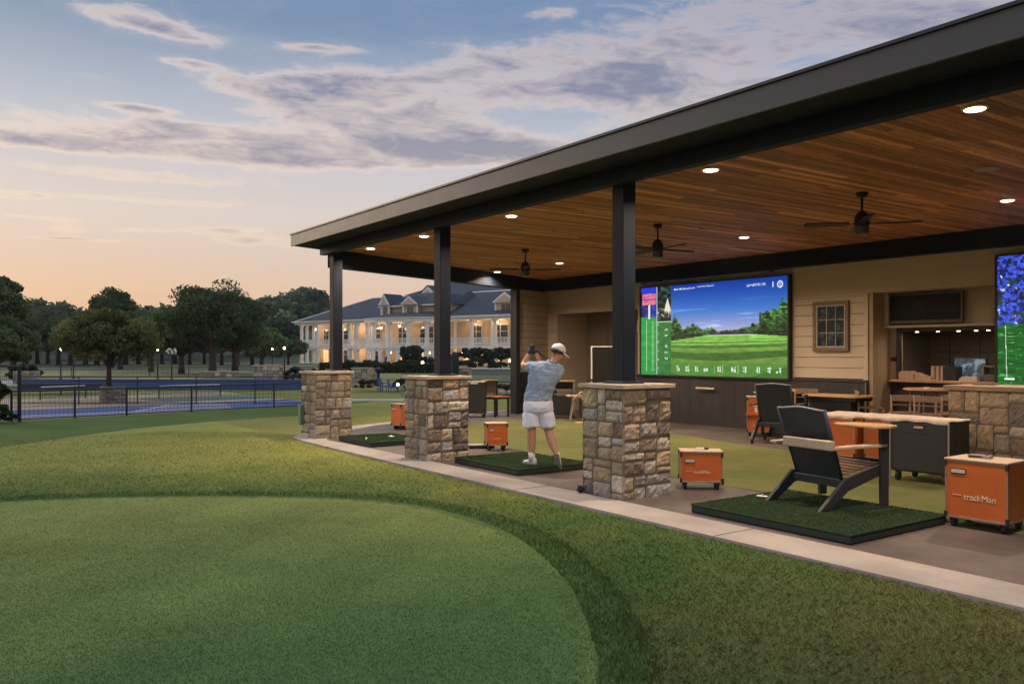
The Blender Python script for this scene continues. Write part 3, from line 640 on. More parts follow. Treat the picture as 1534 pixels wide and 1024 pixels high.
# ---------------------------------------------------------------- big screens
def screen_img(w,h,kind):
    X,Y=np.meshgrid(np.linspace(0,1,w),np.linspace(0,1,h)); r=np.random.default_rng(5)
    def ns(sx,sy,seed=0,oct=4):
        t=np.zeros_like(X)
        for k in range(oct): t+=_vn(np.stack([X.ravel()*sx*2**k,Y.ravel()*sy*2**k],1),1,seed+k).reshape(X.shape)/1.7**k
        return t
    A=np.zeros(X.shape+(3,)); c=lambda *a: np.array(a)/255.
    if kind==0:
        mx_=(X-.235)/.765; hz=.43
        s=np.clip((Y-hz)/(1-hz),0,1)[...,None]; sky=c(206,190,222)*(1-s)+c(10,62,170)*s; sky=np.where(s<.5,c(206,190,222)*(1-2*s)+c(60,120,205)*2*s,c(60,120,205)*(2-2*s)+c(8,58,165)*(2*s-1))
        cl=np.clip(ns(2.5,22,3)*.9-.55,0,1)[...,None]*np.exp(-((Y-.63)/.14)**2)[...,None]; A=sky+cl*.45
        yy=np.clip(hz-Y,1e-3,1); band=np.sin(2.6/(yy+.045)+1.2*np.sin(mx_*3+.5)+ns(2,2,9)*.5)
        gr=np.where((band>0)[...,None],c(126,178,76),c(72,128,46)); gr=gr*(1+.10*ns(30,60,11)[...,None]); gr=gr*(0.82+.5*np.exp(-(yy/.10)**2))[...,None]
        A=np.where((Y<hz)[...,None],gr,A)
        hl=.475+.02*ns(26,1,20)[...]+np.clip(.44-mx_,0,1)*.30+.05*np.sin(mx_*38)*np.clip(.44-mx_,0,1)*2+.03*ns(60,2,22)*(.3+np.abs(mx_-.5))
        hr=.475+np.clip(mx_-.55,0,1)**1.1*.42+np.where(mx_>.78,.10,0)+.035*ns(45,2,25)*(.4+np.abs(mx_-.5)*1.5)
        top=np.maximum(hl,hr); bot=np.where(mx_<.5,.44-.16*np.clip(.36-mx_,0,1),.44-.10*np.clip(mx_-.7,0,1))
        tr=(Y<top)&(Y>bot); tc_=c(34,62,30)*(1+.75*ns(55,50,31)[...,None])*(.7+1.1*np.clip((Y-bot)/(top-bot+.01),0,1))[...,None]
        A=np.where(tr[...,None],np.clip(tc_,.02,1),A)
        bb=(Y<.135)&(X>.235); A=np.where(bb[...,None],A*.55+c(70,170,60)*.35,A)
        # left read-out panels
        p1=X<.125; g=c(38,158,66)*(1+.1*ns(6,30,41)[...,None]); A=np.where(p1[...,None],np.where((Y<.66)[...,None],g,c(14,42,130)*(1+.9*ns(20,20,43)[...,None])),A)
        for a,b in ((.87,.93),(.80,.86)): A=np.where((p1&(Y>a)&(Y<b)&(X>.008)&(X<.117)&(ns(60,90,45)>-.7))[...,None],c(235,120,160),A)
        A=np.where((p1&(Y>.94))[...,None],c(30,60,220),A)
        A=np.where((p1&(Y>.64)&(Y<.80)&(np.abs(X-.065)<.008))[...,None],c(220,240,235),A)
        p2=(X>.125)&(X<.235); dkf=c(22,48,50)*(1+1.1*ns(40,40,51)[...,None]); A=np.where(p2[...,None],np.where((Y<.60)[...,None],c(44,120,52)*(1+.15*ns(30,60,53)[...,None]),np.clip(dkf,0,1)),A)
        A=np.where((p2&(Y>.72)&(Y<.86)&(np.abs(X-.208)<.025*(.87-Y)/.14))[...,None],c(240,232,205),A)
        A=np.where((p2&(Y>.66)&(Y<.75)&(ns(50,40,57)>.3))[...,None],c(214,190,170),A)
        A=np.where((p2&(np.abs(Y-.60)<.004))[...,None],c(200,240,200),A)
        A=np.where((np.abs(X-.125)<.0022)[...,None],c(190,210,200),A)
        for k in range(24):
            yk=.05+k*.024; A=np.where(((np.abs(Y-yk)<.004)&(np.abs(X-.093)<.006+.004*(k%4==0)))[...,None],c(190,235,190),A)
        A=np.where((p1&(np.abs(X-.043)<.0016)&(Y<.62)&(Y>.03))[...,None],c(200,240,205),A)
        def glyphs(x0,x1,y0,y1,n,seed):      # illegible read-out marks, as in the photo
            nonlocal A
            q=np.random.default_rng(seed); cw=(x1-x0)/n
            for k in range(n):
                for _ in range(3):
                    if q.random()<.5: a=x0+cw*(k+q.uniform(.05,.6)); m_=(X>a)&(X<a+cw*.22)&(Y>y0)&(Y<y1)
                    else: b=y0+(y1-y0)*q.uniform(0,.8); m_=(X>x0+cw*k+cw*.1)&(X<x0+cw*(k+.85))&(Y>b)&(Y<b+(y1-y0)*.22)
                    A=np.where(m_[...,None],c(232,240,235),A)
        for k,xx in enumerate((.275,.34,.41,.47,.565,.655,.73,.81,.88,.93)): glyphs(xx,xx+.025+.008*(k%2),.04,.105,2,k+1)
        for xx in (.365,.545,.60,.70): A=np.where(((np.abs(X-xx)<.0015)&(Y>.03)&(Y<.12))[...,None],c(170,220,160),A)
        glyphs(.255,.41,.945,.965,16,70); glyphs(.425,.54,.958,.975,14,71); glyphs(.755,.87,.925,.95,12,72); glyphs(.91,.92,.90,.955,1,73)
        e=((X-.955)/.017)**2+((Y-.925)/.036)**2; A=np.where(((e<1)&(e>.5))[...,None],c(240,244,250),A); glyphs(.948,.963,.905,.945,2,75)
        for k in range(5): glyphs(.185,.21,.50-.07*k-(.05 if k>1 else 0),.525-.07*k-(.05 if k>1 else 0),2,80+k)
        for k in range(6): glyphs(.133,.14,.56-.1*k,.585-.1*k,1,90+k)
    else:
        n_=ns(95,46,3); A=np.where((n_>.1)[...,None],c(62,88,215),np.where((n_>-.45)[...,None],c(16,34,130),c(22,44,40)))*(1+.25*ns(120,60,7)[...,None])
        A=np.where((ns(60,28,13)>1.05)[...,None],c(214,222,240),A); A=np.where((ns(18,14,17)>.62)[...,None],c(30,70,40),A)
        e=.47+.02*ns(20,1,21); gr=c(14,96,34)*(1+.25*ns(24,110,23)[...,None]); gr=np.where((ns(30,80,29)>.85)[...,None],c(80,180,100),gr); A=np.where((Y<e)[...,None],gr,A)
        m_=(np.abs(X-(.028+.012*(.45-Y)))<.0011)&(Y<.46)&(Y>.05); A=np.where(m_[...,None],c(225,250,225),A)
        A=np.where(((np.abs(Y-.045)<.008)&(X>.025)&(X<.06))[...,None],c(240,250,240),A)
    A=np.clip(A,0,1); return np.where(A<=.04045,A/12.92,((A+.055)/1.055)**2.4)
scr_m=None
def screen(x0,x1,z0,z1,y,kind,label,w=520):
    t=thing('wall_screen',label,'screen',((x0+x1)/2,y,z0),0,'large simulator screens')
    W_,H_=x1-x0,z1-z0; f=.035
    MB().bx(-W_/2,W_/2,.02,.10,0,H_).bx(-W_/2,W_/2,-.012,.02,0,f).bx(-W_/2,W_/2,-.012,.02,H_-f,H_).bx(-W_/2,-W_/2+f,-.0118,.02,f,H_-f).bx(W_/2-f,W_/2,-.0118,.02,f,H_-f).build('bezel',black,t)
    h=int(w*(H_-2*f)/(W_-2*f)); A=screen_img(w,h,kind)
    X,Z=np.meshgrid(np.linspace(-W_/2+f,W_/2-f,w+1),np.linspace(f,H_-f,h+1)); V=np.stack([X.ravel(),np.full(X.size,.012),Z.ravel()],1)
    i=np.arange(w*h); r_,c_=i//w,i%w; a=r_*(w+1)+c_; F=np.stack([a,a+1,a+w+2,a+w+1],1)
    m=MATS.get('screen_picture')
    if not m:
        m=bpy.data.materials.new('screen_picture'); m.use_nodes=True; MATS['screen_picture']=m; b=m.node_tree.nodes['Principled BSDF']
        vc=m.node_tree.nodes.new('ShaderNodeVertexColor'); vc.layer_name='col'; m.node_tree.links.new(vc.outputs[0],b.inputs['Emission Color'])
        b.inputs['Base Color'].default_value=(.01,.01,.01,1); b.inputs['Emission Strength'].default_value=.95; b.inputs['Roughness'].default_value=.3
    npmesh('display',V,F,A.reshape(-1,3),m,t)
    return t
screen(-15.40,-10.97,1.13,3.34,14.76,0,'huge screen showing a sunny mown fairway with data panels on its left')
screen(-6.88,-2.45,1.13,3.34,14.76,1,'huge screen at the right edge showing blue blossom above green turf')
lb=thing('screen_light_bar','thin dark light bar mounted above the fairway screen','light bar',(-13.17,14.52,3.41))
MB().tube([(-1.9,0,0),(1.9,0,0)],.022,10).build('tube',M('bar_grey',(.10,.10,.11),.3,.5,0),lb,smooth=True)
for xx in (-1.9,0,1.9): MB().bx(xx-.02,xx+.02,-.01,.08,-.03,.05).build('bracket',black,lb)
tv=thing('wall_display','switched off dark display above the serving opening','display',(-8.42,15.3,2.25))
MB().bx(-.72,.72,.02,.10,0,.56).build('bezel',M('tv_frame',(.09,.07,.055),.5,0,0),tv,bevel=.005)
MB().bx(-.68,.68,.010,.019,.06,.53).build('glass',M('tv_glass',(.008,.008,.010),.35,0,0,spec=.15),tv)
m=MB(); gm=M('faint_line',(.045,.036,.03),.5,0,0)
for a,b in [((-.1,.40),(.05,.10)),((-.1,.40),(.25,.33)),((.12,.22),(.3,.47)),((.12,.22),(.62,.20)),((.3,.47),(.62,.30)),((.25,.33),(.5,.42)),((.1,.45),(.6,.50))]:
    m.tube([(a[0],.008,a[1]),(b[0],.008,b[1])],.006,5)
m.build('dim_picture_lines',gm,tv)
# ================================================================ hitting mats
def hmat(x0,y0,x1,y1,rz,label,ball=None):
    cx,cy=(x0+x1)/2,(y0+y1)/2; w,d=x1-x0,y1-y0
    t=thing('hitting_mat',label,'golf mat',(cx,cy,.037),rz,'raised hitting mats along the walkway')
    MB().bx(-w/2,w/2,-d/2,d/2,0,.062).build('base',M('mat_base',(.018,.028,.022),.85,0,.2,30),t,bevel=.01)
    tf=MB().bx(-w/2-.004,w/2+.004,-d/2-.004,d/2+.004,.063,.085).build('turf',mat_m,t,bevel=.008)
    n=int(w*d*9000); P=np.stack([rng.uniform(-w/2,w/2,n),rng.uniform(-d/2,d/2,n)],1)
    b_=blades('pile',P,.010,.005,.8,np.array([.050,.085,.040])*rng.uniform(.5,1.5,n)[:,None],.084); b_.parent=t
    return t
m1=hmat(-6.12,6.60,-4.27,8.20,0,'dark green raised mat under the front lounge chair')
m2=hmat(-10.92,6.62,-9.27,7.90,0,'dark green raised mat the golfer stands on')
m3=hmat(-14.95,6.50,-13.55,7.60,0,'empty green raised mat between the two farther stone footings')
def tee(x,y,z,rz,label):
    t=thing('tee_strip',label,'tee strip',(x,y,z),rz); 
    MB().bx(-.06,.06,-.035,.035,0,.014).build('pad',white,t,bevel=.006); MB().lathe([(.012,.014),(.010,.022),(.014,.028)],10).build('tee_cup',white,t)
tee(-5.96,7.55,.122,R(20),'small white tee pad at the left corner of the front chair mat')
tee(-14.25,7.25,.122,0,'small white tee pad on the empty far mat')
def ball(x,y,z,label):
    o=MB().ball((0,0,0),.0214,14).build('golf_ball',white,None,smooth=True); o.location=(x,y,z+.0214); tag(o,label,'golf ball')
ball(-14.0,6.62,.122,'white golf ball near the front edge of the empty far mat')
st=thing('alignment_rail','thin white rail lying on the slab behind the farthest mat','rail',(-17.45,8.35,.035),R(112))
MB().bx(-.65,.65,-.02,.02,0,.03).build('rail',white,st,bevel=.004); MB().bx(-.72,-.62,-.04,.04,0,.075).build('end_block',black,st,bevel=.01)
st=thing('alignment_rail','short dark rail with pale top beside the orange box behind the golfer mat','rail',(-12.35,7.95,.035),R(60))
MB().bx(-.30,.30,-.045,.045,0,.05).build('rail',black,st,bevel=.006); MB().bx(-.22,.2,-.03,.03,.051,.07).build('top_strip',white,st)
# ================================================================ wheeled boxes
def caster(x,y,t,r=.04,name='caster'):
    m=MB(); m.bx(x-.028,x+.028,y-.03,y+.03,r*1.5,r*2.4)
    c=m.build(name,black,t,bevel=.004)
    m=MB(); m.m=Matrix.Translation((x,y,r))@Matrix.Rotation(PI/2,4,'Y'); m.lathe([(r*.6,-.022),(r,-.016),(r,.016),(r*.6,.022)],16)
    m.build('wheel',rubber,c); return c
def cart(loc,rz,w,d,h,label,writing=True,small=.035,logo=True,mat=None,grp='orange wheeled boxes'):
    z0=.10; t=thing('wheeled_box',label,'wheeled box',loc,rz,grp)
    MB().bx(0,w,0,d,z0,h-.02).build('body',mat or orange,t,bevel=.003)
    m=MB(); e=.0065
    for x in (0,w):
        for y in (0,d): m.bx(x-e,x+e,y-e,y+e,z0-.01,h-.02)
    for y in (0,d): m.bx(e,w-e,y-e,y+e,z0-.011,z0+.008).bx(e,w-e,y-e,y+e,h-.034,h-.021)
    for x in (0,w): m.bx(x-e,x+e,e,d-e,z0-.011,z0+.008).bx(x-e,x+e,e,d-e,h-.034,h-.021)
    m.build('edge_trim',trim,t,bevel=.002)
    for x in (0,w):
        for y in (0,d):
            for z in (z0-.014,h-.075): MB().bx(x-.014,x+.014,y-.014,y+.014,z,z+.06).build('corner_guard',black,t,bevel=.003)
    MB().bx(-.012,w+.012,-.012,d+.012,h-.0195,h).build('lid',lid,t,bevel=.006)
    for x in (.05,w-.05):
        for y in (.06,d-.06): caster(x,y,t)
    if logo:
        lp=MB().bx(w*.09,w*.34,-.008,-.001,h-.145,h-.095).build('label_plate',black,t)
        MB().bx(w*.10,w*.33,-.0105,-.0085,h-.138,h-.102).build('label_face',M('label_grey',(.50,.44,.40),.6,0,.3,90),lp)
    if writing:
        text('trackMan',small*2.1,letter,t,(w*.30,-.004,h*.42),(PI/2,0,0))
        MB().bx(w*.11,w*.26,-.005,-.002,h*.42+small*.9,h*.42+small*1.02).build('dash_mark',letter,t)
    return t
c=cart((-4.24,8.12,.03),R(2),.555,.42,.66,'largest orange wheeled box with pale lettering at the right edge, grey gadget on its lid',small=.037)
m=MB()
for zz in (.22,.50): 
    for yy in (.11,): m.bx(.5555,.562,yy-.015,yy+.015,zz-.018,zz+.018)
m.build('side_latch',trim,c,bevel=.004)
MB().bx(.15,.40,.06,.075,.075,.092).build('under_bar',white,c)
t=thing('gadget','flat grey device lying on the lid of the largest orange box','device',(-4.02,8.34,.692),R(8))
MB().bx(-.10,.10,-.05,.05,0,.028).build('case',trim,t,bevel=.006); MB().bx(-.085,.03,-.052,-.049,.006,.022).build('screen_slot',black,t)
MB().lathe([(.018,.0285),(.018,.034)],14,(.06,0,0)).build('dial',black,t)
c=cart((-7.21,7.60,.03),R(48),.49,.30,.475,'orange wheeled box with lettering standing right of the nearest stone footing',small=.026)
MB().bx(.495,.52,.04,.08,.06,.14).build('side_knob',black,c,bevel=.005)
t=thing('gadget','small pale device on the lid of the orange box by the nearest stone footing','device',(-7.16,7.92,.507),R(50))
MB().bx(-.07,.07,-.03,.03,0,.02).build('case',white,t,bevel=.005); MB().bx(.02,.072,-.031,.031,.001,.021).build('end_cap',black,t)
c=cart((-11.92,7.88,.03),R(66),.345,.26,.475,'orange wheeled box with faint lettering behind the golfer mat',small=.017)
c=cart((-16.52,8.42,.03),R(12),.30,.20,.565,'tall narrow orange wheeled box half hidden by the middle stone footing',writing=False)
m=MB()
for k in range(3): m.bx(.05+k*.03,.065+k*.03,-.004,-.001,.42,.455)
m.build('mark',letter,c)
c=cart((-11.02,13.50,.03),R(40),.42,.34,.80,'tall bright orange cabinet with white stickers behind the second lounge chair',writing=False,logo=False)
m=MB().bx(.10,.26,-.005,-.002,.60,.66).bx(.14,.19,-.005,-.002,.48,.58).bx(.18,.30,-.005,-.002,.30,.35).bx(.12,.2,-.005,-.002,.14,.24); m.build('sticker',letter,c)
MB().bx(-.03,.45,-.05,-.014,.42,.46).build('shelf_edge',orange,c,bevel=.004)
# bins with draped towels
def towel(name,w,d,h,drop,label,loc,rz,seed):
    nx,ny=36,24; r=random.Random(seed); vs=[];fs=[]
    for j in range(ny+1):
        for i in range(nx+1):
            u=(i/nx)*(w+.04)-.02; v=(j/ny)*(d+2*drop)-drop
            dz=0; x=u; y=v
            if v<0: y=-.008; dz=v*(1+.22*math.sin(u*7+seed)+.08*math.sin(u*23))
            elif v>d: y=d+.008; dz=-(v-d)
            if u<0: x=-.008+u*.1; dz+=u*.9
            elif u>w: x=w+.008+(u-w)*.1; dz-=(u-w)*.9
            y+= -.006*math.sin(u*30+seed) if v<0 else 0
            z=h+.008+.006*(noise.noise(Vector((u*7,v*7,seed)))+.6*math.sin(u*5+v*3))*.7+max(0,.012*math.cos(v*8))+dz
            vs.append((x,y,z if dz<-.01 else max(z,h+.004)))
    for j in range(ny):
        for i in range(nx): a=j*(nx+1)+i; fs.append((a,a+1,a+nx+2,a+nx+1))
    o=MB().add(vs,fs).build(name,cloth,None,smooth=True); o.location=loc; o.rotation_euler=(0,0,rz)
    s_=o.modifiers.new('t','SOLIDIFY'); s_.thickness=.005; s_.offset=1
    return tag(o,label,'towel')
cart((-8.17,11.50,.036),0,.78,.82,.69,'orange wheeled bin under a pale towel, left one behind the front chair',writing=False,logo=False,grp='bins with towels')
towel('draped_towel',.78,.82,.69,.07,'pale towel draped over the left orange bin',(-8.17,11.50,.036),0,1)
c=cart((-7.30,11.62,.036),R(6),.50,.75,.69,'orange wheeled bin with faint lettering, between the left orange bin and the black bin',small=.022,logo=False,grp='bins with towels')
m=MB(); m.m=Matrix.Translation((.30,-.003,.60))@Matrix.Rotation(PI/2,4,'X'); m.lathe([(.032,0),(.032,.004)],18); m.build('round_badge',M('badge_blue',(.25,.42,.55),.5,0,0),c)
towel('draped_towel',.50,.75,.69,.06,'pale towel draped over the orange bin next to the black bin',(-7.30,11.62,.036),R(6),4)
# black bin
t=thing('wheeled_bin','black wheeled bin with a slot handle and draped towel beside the stone counter','wheeled bin',(-6.15,10.38,.036),R(4))
w,d,h=.74,.62,.80
MB().bx(0,w,0,d,.13,h).build('body',M('bin_black',(.022,.023,.026),.5,0,.1,4),t,bevel=.035,seg=4)
MB().bx(.02,w-.02,-.004,.0,.63,.636).build('lid_seam',black,t)
hd=MB().bx(w*.40,w*.60,-.006,.0,.69,.735).build('handle_slot',black,t,bevel=.01); MB().bx(w*.42,w*.58,-.012,-.006,.70,.725).build('handle_grip',lid,hd,bevel=.004)
MB().bx(-.012,.008,-.012,.008,.04,h).bx(w-.008,w+.012,-.012,.008,.06,h).build('corner_rail',trim,t)
for x in (.07,w-.07):
    for y in (.08,d-.08): caster(x,y,t,.062)
towel('draped_towel',w,d,h,.05,'pale towel with a wavy hem draped over the black bin',(-6.15,10.38,.036),R(4),9)
# ================================================================ stone counter
sc=masonry(None,-5.86,-3.2,11.32,12.02,1.17,77,'stone_counter',smin=.16,smax=.50); sc.location=(0,0,.03)
tag(sc,'low wall of rough stone blocks with a slab top at the right edge','stone counter')
MB().bx(-5.92,-3.14,11.26,12.08,1.172,1.235).build('cap_slab',M('counter_slab',(.33,.22,.15),.7,0,.2,5,.3,30),sc,bevel=.01)
t=thing('tray','small grey tray lying on the slab of the stone counter','tray',(-5.6,11.75,1.266),R(10))
MB().bx(-.14,.14,-.09,.09,0,.012).build('base',trim,t,bevel=.004); MB().bx(-.14,.14,-.092,-.08,.0125,.03).bx(-.14,.14,.08,.092,.0125,.03).build('rim',trim,t)
# ================================================================ lounge chairs
def lounger(loc,rz,label,casters=False,rear=True,z=0):
    t=thing('lounge_chair',label,'lounge chair',loc,rz,'dark slanted lounge chairs'); W2=.36
    # sloping rear rails (leg), both sides
    for s in (-1,1):
        x0=s*W2-.022; x1=s*W2+.022
        if s<0: x0,x1=-W2-.022,-W2+.022
        MB().prof([(-.50,.0),(-.36,.0),(-.10,.175),(.40,.315),(.40,.43),(-.12,.31)],x0,x1,'x').build('side_rail',chair_fr,t,bevel=.006)
        topz=.80 if s>0 else .60
        MB().prof([(.34,.0),(.44,.0),(.45,topz),(.33,topz)],x0+(.046 if s>0 else -.046),x1+(.046 if s>0 else -.046),'x').build('front_leg',chair_fr,t,bevel=.006)
    # seat slats
    m=MB()
    for k in range(6):
        y=-.10+k*.088; zz=.335+k*.0165; m.bx(-W2+.024,W2-.024,y,y+.080,zz,zz+.018)
    m.build('seat_slats',wood_dark,t,bevel=.003)
    # reclined back panel with a rounded top edge
    m=MB(); n=14; a=Vector((0,-.10,.27)); b=Vector((0,-.37,1.0)); vs=[];fs=[]
    for j in range(9):
        tt_=j/8
        for i in range(n+1):
            u=i/n*2-1; hw=.285+.02*tt_; p=a.lerp(b,tt_); zz=p.z+(.012*(math.cos(u*PI*.9)) if j==8 else 0)
            vs.append((u*hw,p.y-.02*(1-u*u)+.0,zz))
    k0=len(vs); vs+= [(x,y+.028,z_+.008) for x,y,z_ in vs]
    for j in range(8):
        for i in range(n):
            q=j*(n+1)+i; fs.append((q,q+1,q+n+2,q+n+1)); fs.append((k0+q,k0+q+n+1,k0+q+n+2,k0+q+1))
    for i in range(n): q=8*(n+1)+i; fs.append((q,q+1,k0+q+1,k0+q)); fs.append((i+1,i,k0+i,k0+i+1))
    for j in range(8):
        q=j*(n+1); fs.append((q+n+1,q,k0+q,k0+q+n+1)); q+=n; fs.append((q,q+n+1,k0+q+n+1,k0+q))
    bk=m.add(vs,fs).build('backrest',navy,t,smooth=False)
    MB().tube([(i/10*2*.305-.305,-.37-.01*(1-(i/5-1)**2),1.004+.012*math.cos((i/5-1)*PI*.9)) for i in range(11)],.011,8).build('top_piping',M('piping_grey',(.22,.24,.27),.5,0,0),bk,smooth=True)
    for s in (-1,1): MB().tube([(s*.295,-.085,.25),(s*.318,-.365,1.0)],.017,8).build('back_frame',chair_fr,t,smooth=True)
    MB().bx(-W2-.02,W2+.02,-.135,-.085,.20,.275).build('lower_rail',chair_fr,t,bevel=.006)
    MB().tube([(-.29,-.135,.285),(.29,-.135,.285)],.006,6).build('seam_piping',MATS['piping_grey'],t)
    # arms
    for s in (-1,1):
        x=s*(W2+.03); poly=[(x-.055,-.36),(x+.045,-.36),(x+.06,.30),(x+.03,.46),(x-.04,.46),(x-.06,.30)]
        MB().prism(poly,.604,.636).build('armrest',wood_tan if not casters else M('arm_dark',(.06,.055,.055),.5,0,.1),t,bevel=.008)
    if rear: MB().bx(-.22,W2+.07,-.40,-.34,.60,.70).build('rear_crossbar',wood_tan,t,bevel=.012)
    # writing tablet on the tall right leg
    poly=[(-.06,.18),(.06,.13),(.50,.18),(.55,.30),(.50,.48),(.30,.55),(.0,.42)]
    tp=[(x,y) for x,y in poly] if not casters else [(-x,y) for x,y in reversed(poly)]
    MB().prism([(x*1.0,y) for x,y in tp],.803,.833).build('tablet',wood_top if not casters else lid,t,bevel=.009)
    if casters:
        for s in (-1,1):
            for y in (-.44,.39): caster(s*W2,y,t,.045)
        for ch in t.children:
            if ch.name.split('.')[0]!='caster': ch.location.z+=.085
    return t
lounger((-5.36,7.83,.122),R(-8),'near navy lounge chair with tan arms standing on the front mat')
x,y=site(1166,15.6); lounger((x,y,.036),R(22),'farther black lounge chair on casters in front of the orange cabinet',casters=True,rear=False)
# ================================================================ tables and stools
def boxtable(px,d,z,w,dep,rz,label,bodyw=.8,top=None):
    x,y=site(px,d); t=thing('bar_table',label,'table',(x,y,.03),rz,'dark bar tables with oak tops'); hz=z-.03
    hw,hd=w/2,dep/2
    MB().prism([(-hw,-hd*.6),(-hw*.9,-hd),(hw*.9,-hd),(hw,-hd*.6),(hw,hd*.6),(hw*.9,hd),(-hw*.9,hd),(-hw,hd*.6)],hz-.035,hz).build('table_top',top or wood_top,t,bevel=.008)
    MB().bx(-hw*.86,hw*.86,-hd*.8,hd*.8,hz-.10,hz-.0355).build('apron',black,t)
    MB().bx(-hw*.8,hw*.8*bodyw,-hd*.62,hd*.62,.06,hz-.101).build('cabinet',wains,t,bevel=.004)
    MB().bx(-hw*.85,hw*.85,-hd*.7,hd*.7,0,.059).build('foot',black,t)
    return t
boxtable(1180,16.7,.98,.82,.62,R(5),'left oak topped table behind the farther lounge chair')
boxtable(1256,15.6,.92,1.18,.7,R(2),'wide oak topped table left of the wooden stools')
x,y=site(1393,14.3); t=thing('round_table','round oak table with slim legs under the serving opening','table',(x,y,.03),0)
MB().lathe([(.40,1.03),(.42,1.04),(.42,1.055),(.40,1.065)],36).build('table_top',wood_top,t)
for k in range(4):
    a=PI/4+k*PI/2; MB().tube([(.30*math.cos(a),.30*math.sin(a),1.03),(.34*math.cos(a),.34*math.sin(a),0)],[.022,.016],8).build('leg',M('stool_wood',(.23,.14,.085),.55,0,.15,8),t,smooth=True)
o=MB().bx(-.05,.05,-.03,.03,0,.015).build('coaster',white,None,bevel=.004); o.location=(x-.05,y,1.096); tag(o,'small white card lying on the round oak table','card')
x,y=site(1180,16.7); 
o=MB().bx(-.05,.05,-.03,.03,0,.02).build('card_holder',white,None,bevel=.004); o.location=(x,y,.98); tag(o,'small white block on the left oak topped table','card')
swd=MATS['stool_wood']
def stool(px,d,rz,label,hs=.66,hb=.98):
    x,y=site(px,d); t=thing('bar_stool',label,'stool',(x,y,.03),rz,'wooden bar stools'); w=.21
    MB().prism([(-w,-w),(w,-w),(w*.9,w),(-w*.9,w)],hs,hs+.03).build('seat',swd,t,bevel=.008)
    for sx in (-1,1):
        MB().tube([(sx*w,-w,hs),(sx*(w+.03),-w-.03,0)],[.018,.014],8).build('leg',swd,t,smooth=True)
        MB().tube([(sx*w,w,hb),(sx*w*.95,w*.97,hs),(sx*(w+.03),w+.03,0)],[.014,.018,.014],8).build('leg',swd,t,smooth=True)
        MB().tube([(sx*(w+.015),-w-.01,.28),(sx*(w+.015),w+.01,.28)],.010,6).build('stretcher',swd,t)
        MB().tube([(-w,sx*(w+.01),.36),(w,sx*(w+.01),.36)],.010,6).build('stretcher',swd,t)
    MB().bx(-w,w,w-.015,w+.01,hb-.10,hb).build('backrest',swd,t,bevel=.005)
    MB().tube([(-w,w,.82),(w,w,.82)],.008,6).build('back_rail',swd,t)
    return t
stool(1354,13.9,R(215),'wooden bar stool left of the round oak table')
stool(1397,13.5,R(190),'wooden bar stool in front of the round oak table')
stool(1431,13.9,R(150),'wooden bar stool half hidden behind the stone counter')
stool(1302,15.3,R(130),'wooden stool with a curved rail tucked at the right end of the wide table')
stool(1212,16.3,R(200),'wooden stool between the two oak topped tables')
# left side: black cart, patio chair, cupboard, folding table
t=thing('wheeled_bin','plain black wheeled cabinet beside the patio chair at the far end of the slab','wheeled bin',(-18.42,11.45,.03),R(50))
MB().bx(0,.54,0,.45,.09,.90).build('body',M('bin_black',(.022,.023,.026),.5,0,.1,4),t,bevel=.01)
MB().bx(-.01,.55,-.01,.46,.902,.925).build('lid',lid,t,bevel=.004); MB().bx(.17,.36,-.014,-.001,.865,.90).build('handle',white,t)
for x_ in (.05,.49):
    for y_ in (.06,.39): caster(x_,y_,t,.035)
MB().bx(.01,.53,-.006,0,.092,.11).build('lower_rail',trim,t)
t=thing('patio_chair','dark patio chair with an orange seat pad beside the black cabinet','chair',(-18.28,12.35,.03),R(100)); 
for sx in (-1,1):
    for sy in (-1,1): MB().bx(sx*.24-.025,sx*.24+.025,sy*.22-.025,sy*.22+.025,0,.93 if sy>0 else .46).build('leg',black,t,bevel=.004)
MB().bx(-.27,.27,-.25,.25,.462,.50).build('seat_frame',black,t); MB().bx(-.25,.25,-.25,.22,.501,.535).build('seat_pad',M('rust_pad',(.36,.12,.04),.85,0,.1),t,bevel=.01)
MB().bx(-.215,.215,.215,.25,.60,.93).build('backrest',M('back_dark',(.06,.05,.05),.7,0,.1),t,bevel=.006); MB().bx(-.28,.28,.18,.26,.932,.955).build('top_rail',wood_top,t,bevel=.005)
x,y=site(845,21.6); t=thing('shelf_cart','dark serving cart with oak top and pale shelves behind the golfer','cart',(x,y,.03),R(54.86))
MB().bx(-.30,.27,-.24,.24,.93,.96).build('table_top',wood_top,t,bevel=.006)
for sx in (-.27,.24):
    for sy in (-.2,.2): MB().bx(sx-.015,sx+.015,sy-.015,sy+.015,.07,.929).build('leg',trim if sx>0 else black,t)
for zz in (.72,.60): MB().bx(-.26,.23,-.22,.22,zz,zz+.02).build('shelf',trim,t)
MB().bx(-.26,.23,-.2,.22,.08,.55).build('cabinet',black,t); MB().bx(-.26,.23,.19,.22,.74,.928).build('back_panel',wains,t)
for sx in (-.26,.22):
    for sy in (-.19,.19): caster(sx,sy,t,.03)
x,y=site(868,20.6); t=thing('folding_table','small pale folding table with splayed legs near the doors','table',(x,y,.03),R(54.86))
MB().bx(-.32,.32,-.25,.25,.60,.63).build('table_top',lid,t,bevel=.005)
for sx in (-1,1):
    for sy in (-1,1): MB().tube([(sx*.14,sy*.18,.60),(sx*.2-.03,sy*.21,0)],.013,6).build('leg',lid,t)
MB().bx(.0,.3,-.2,.2,.1,.55).build('storage_bag',black,t,bevel=.03)
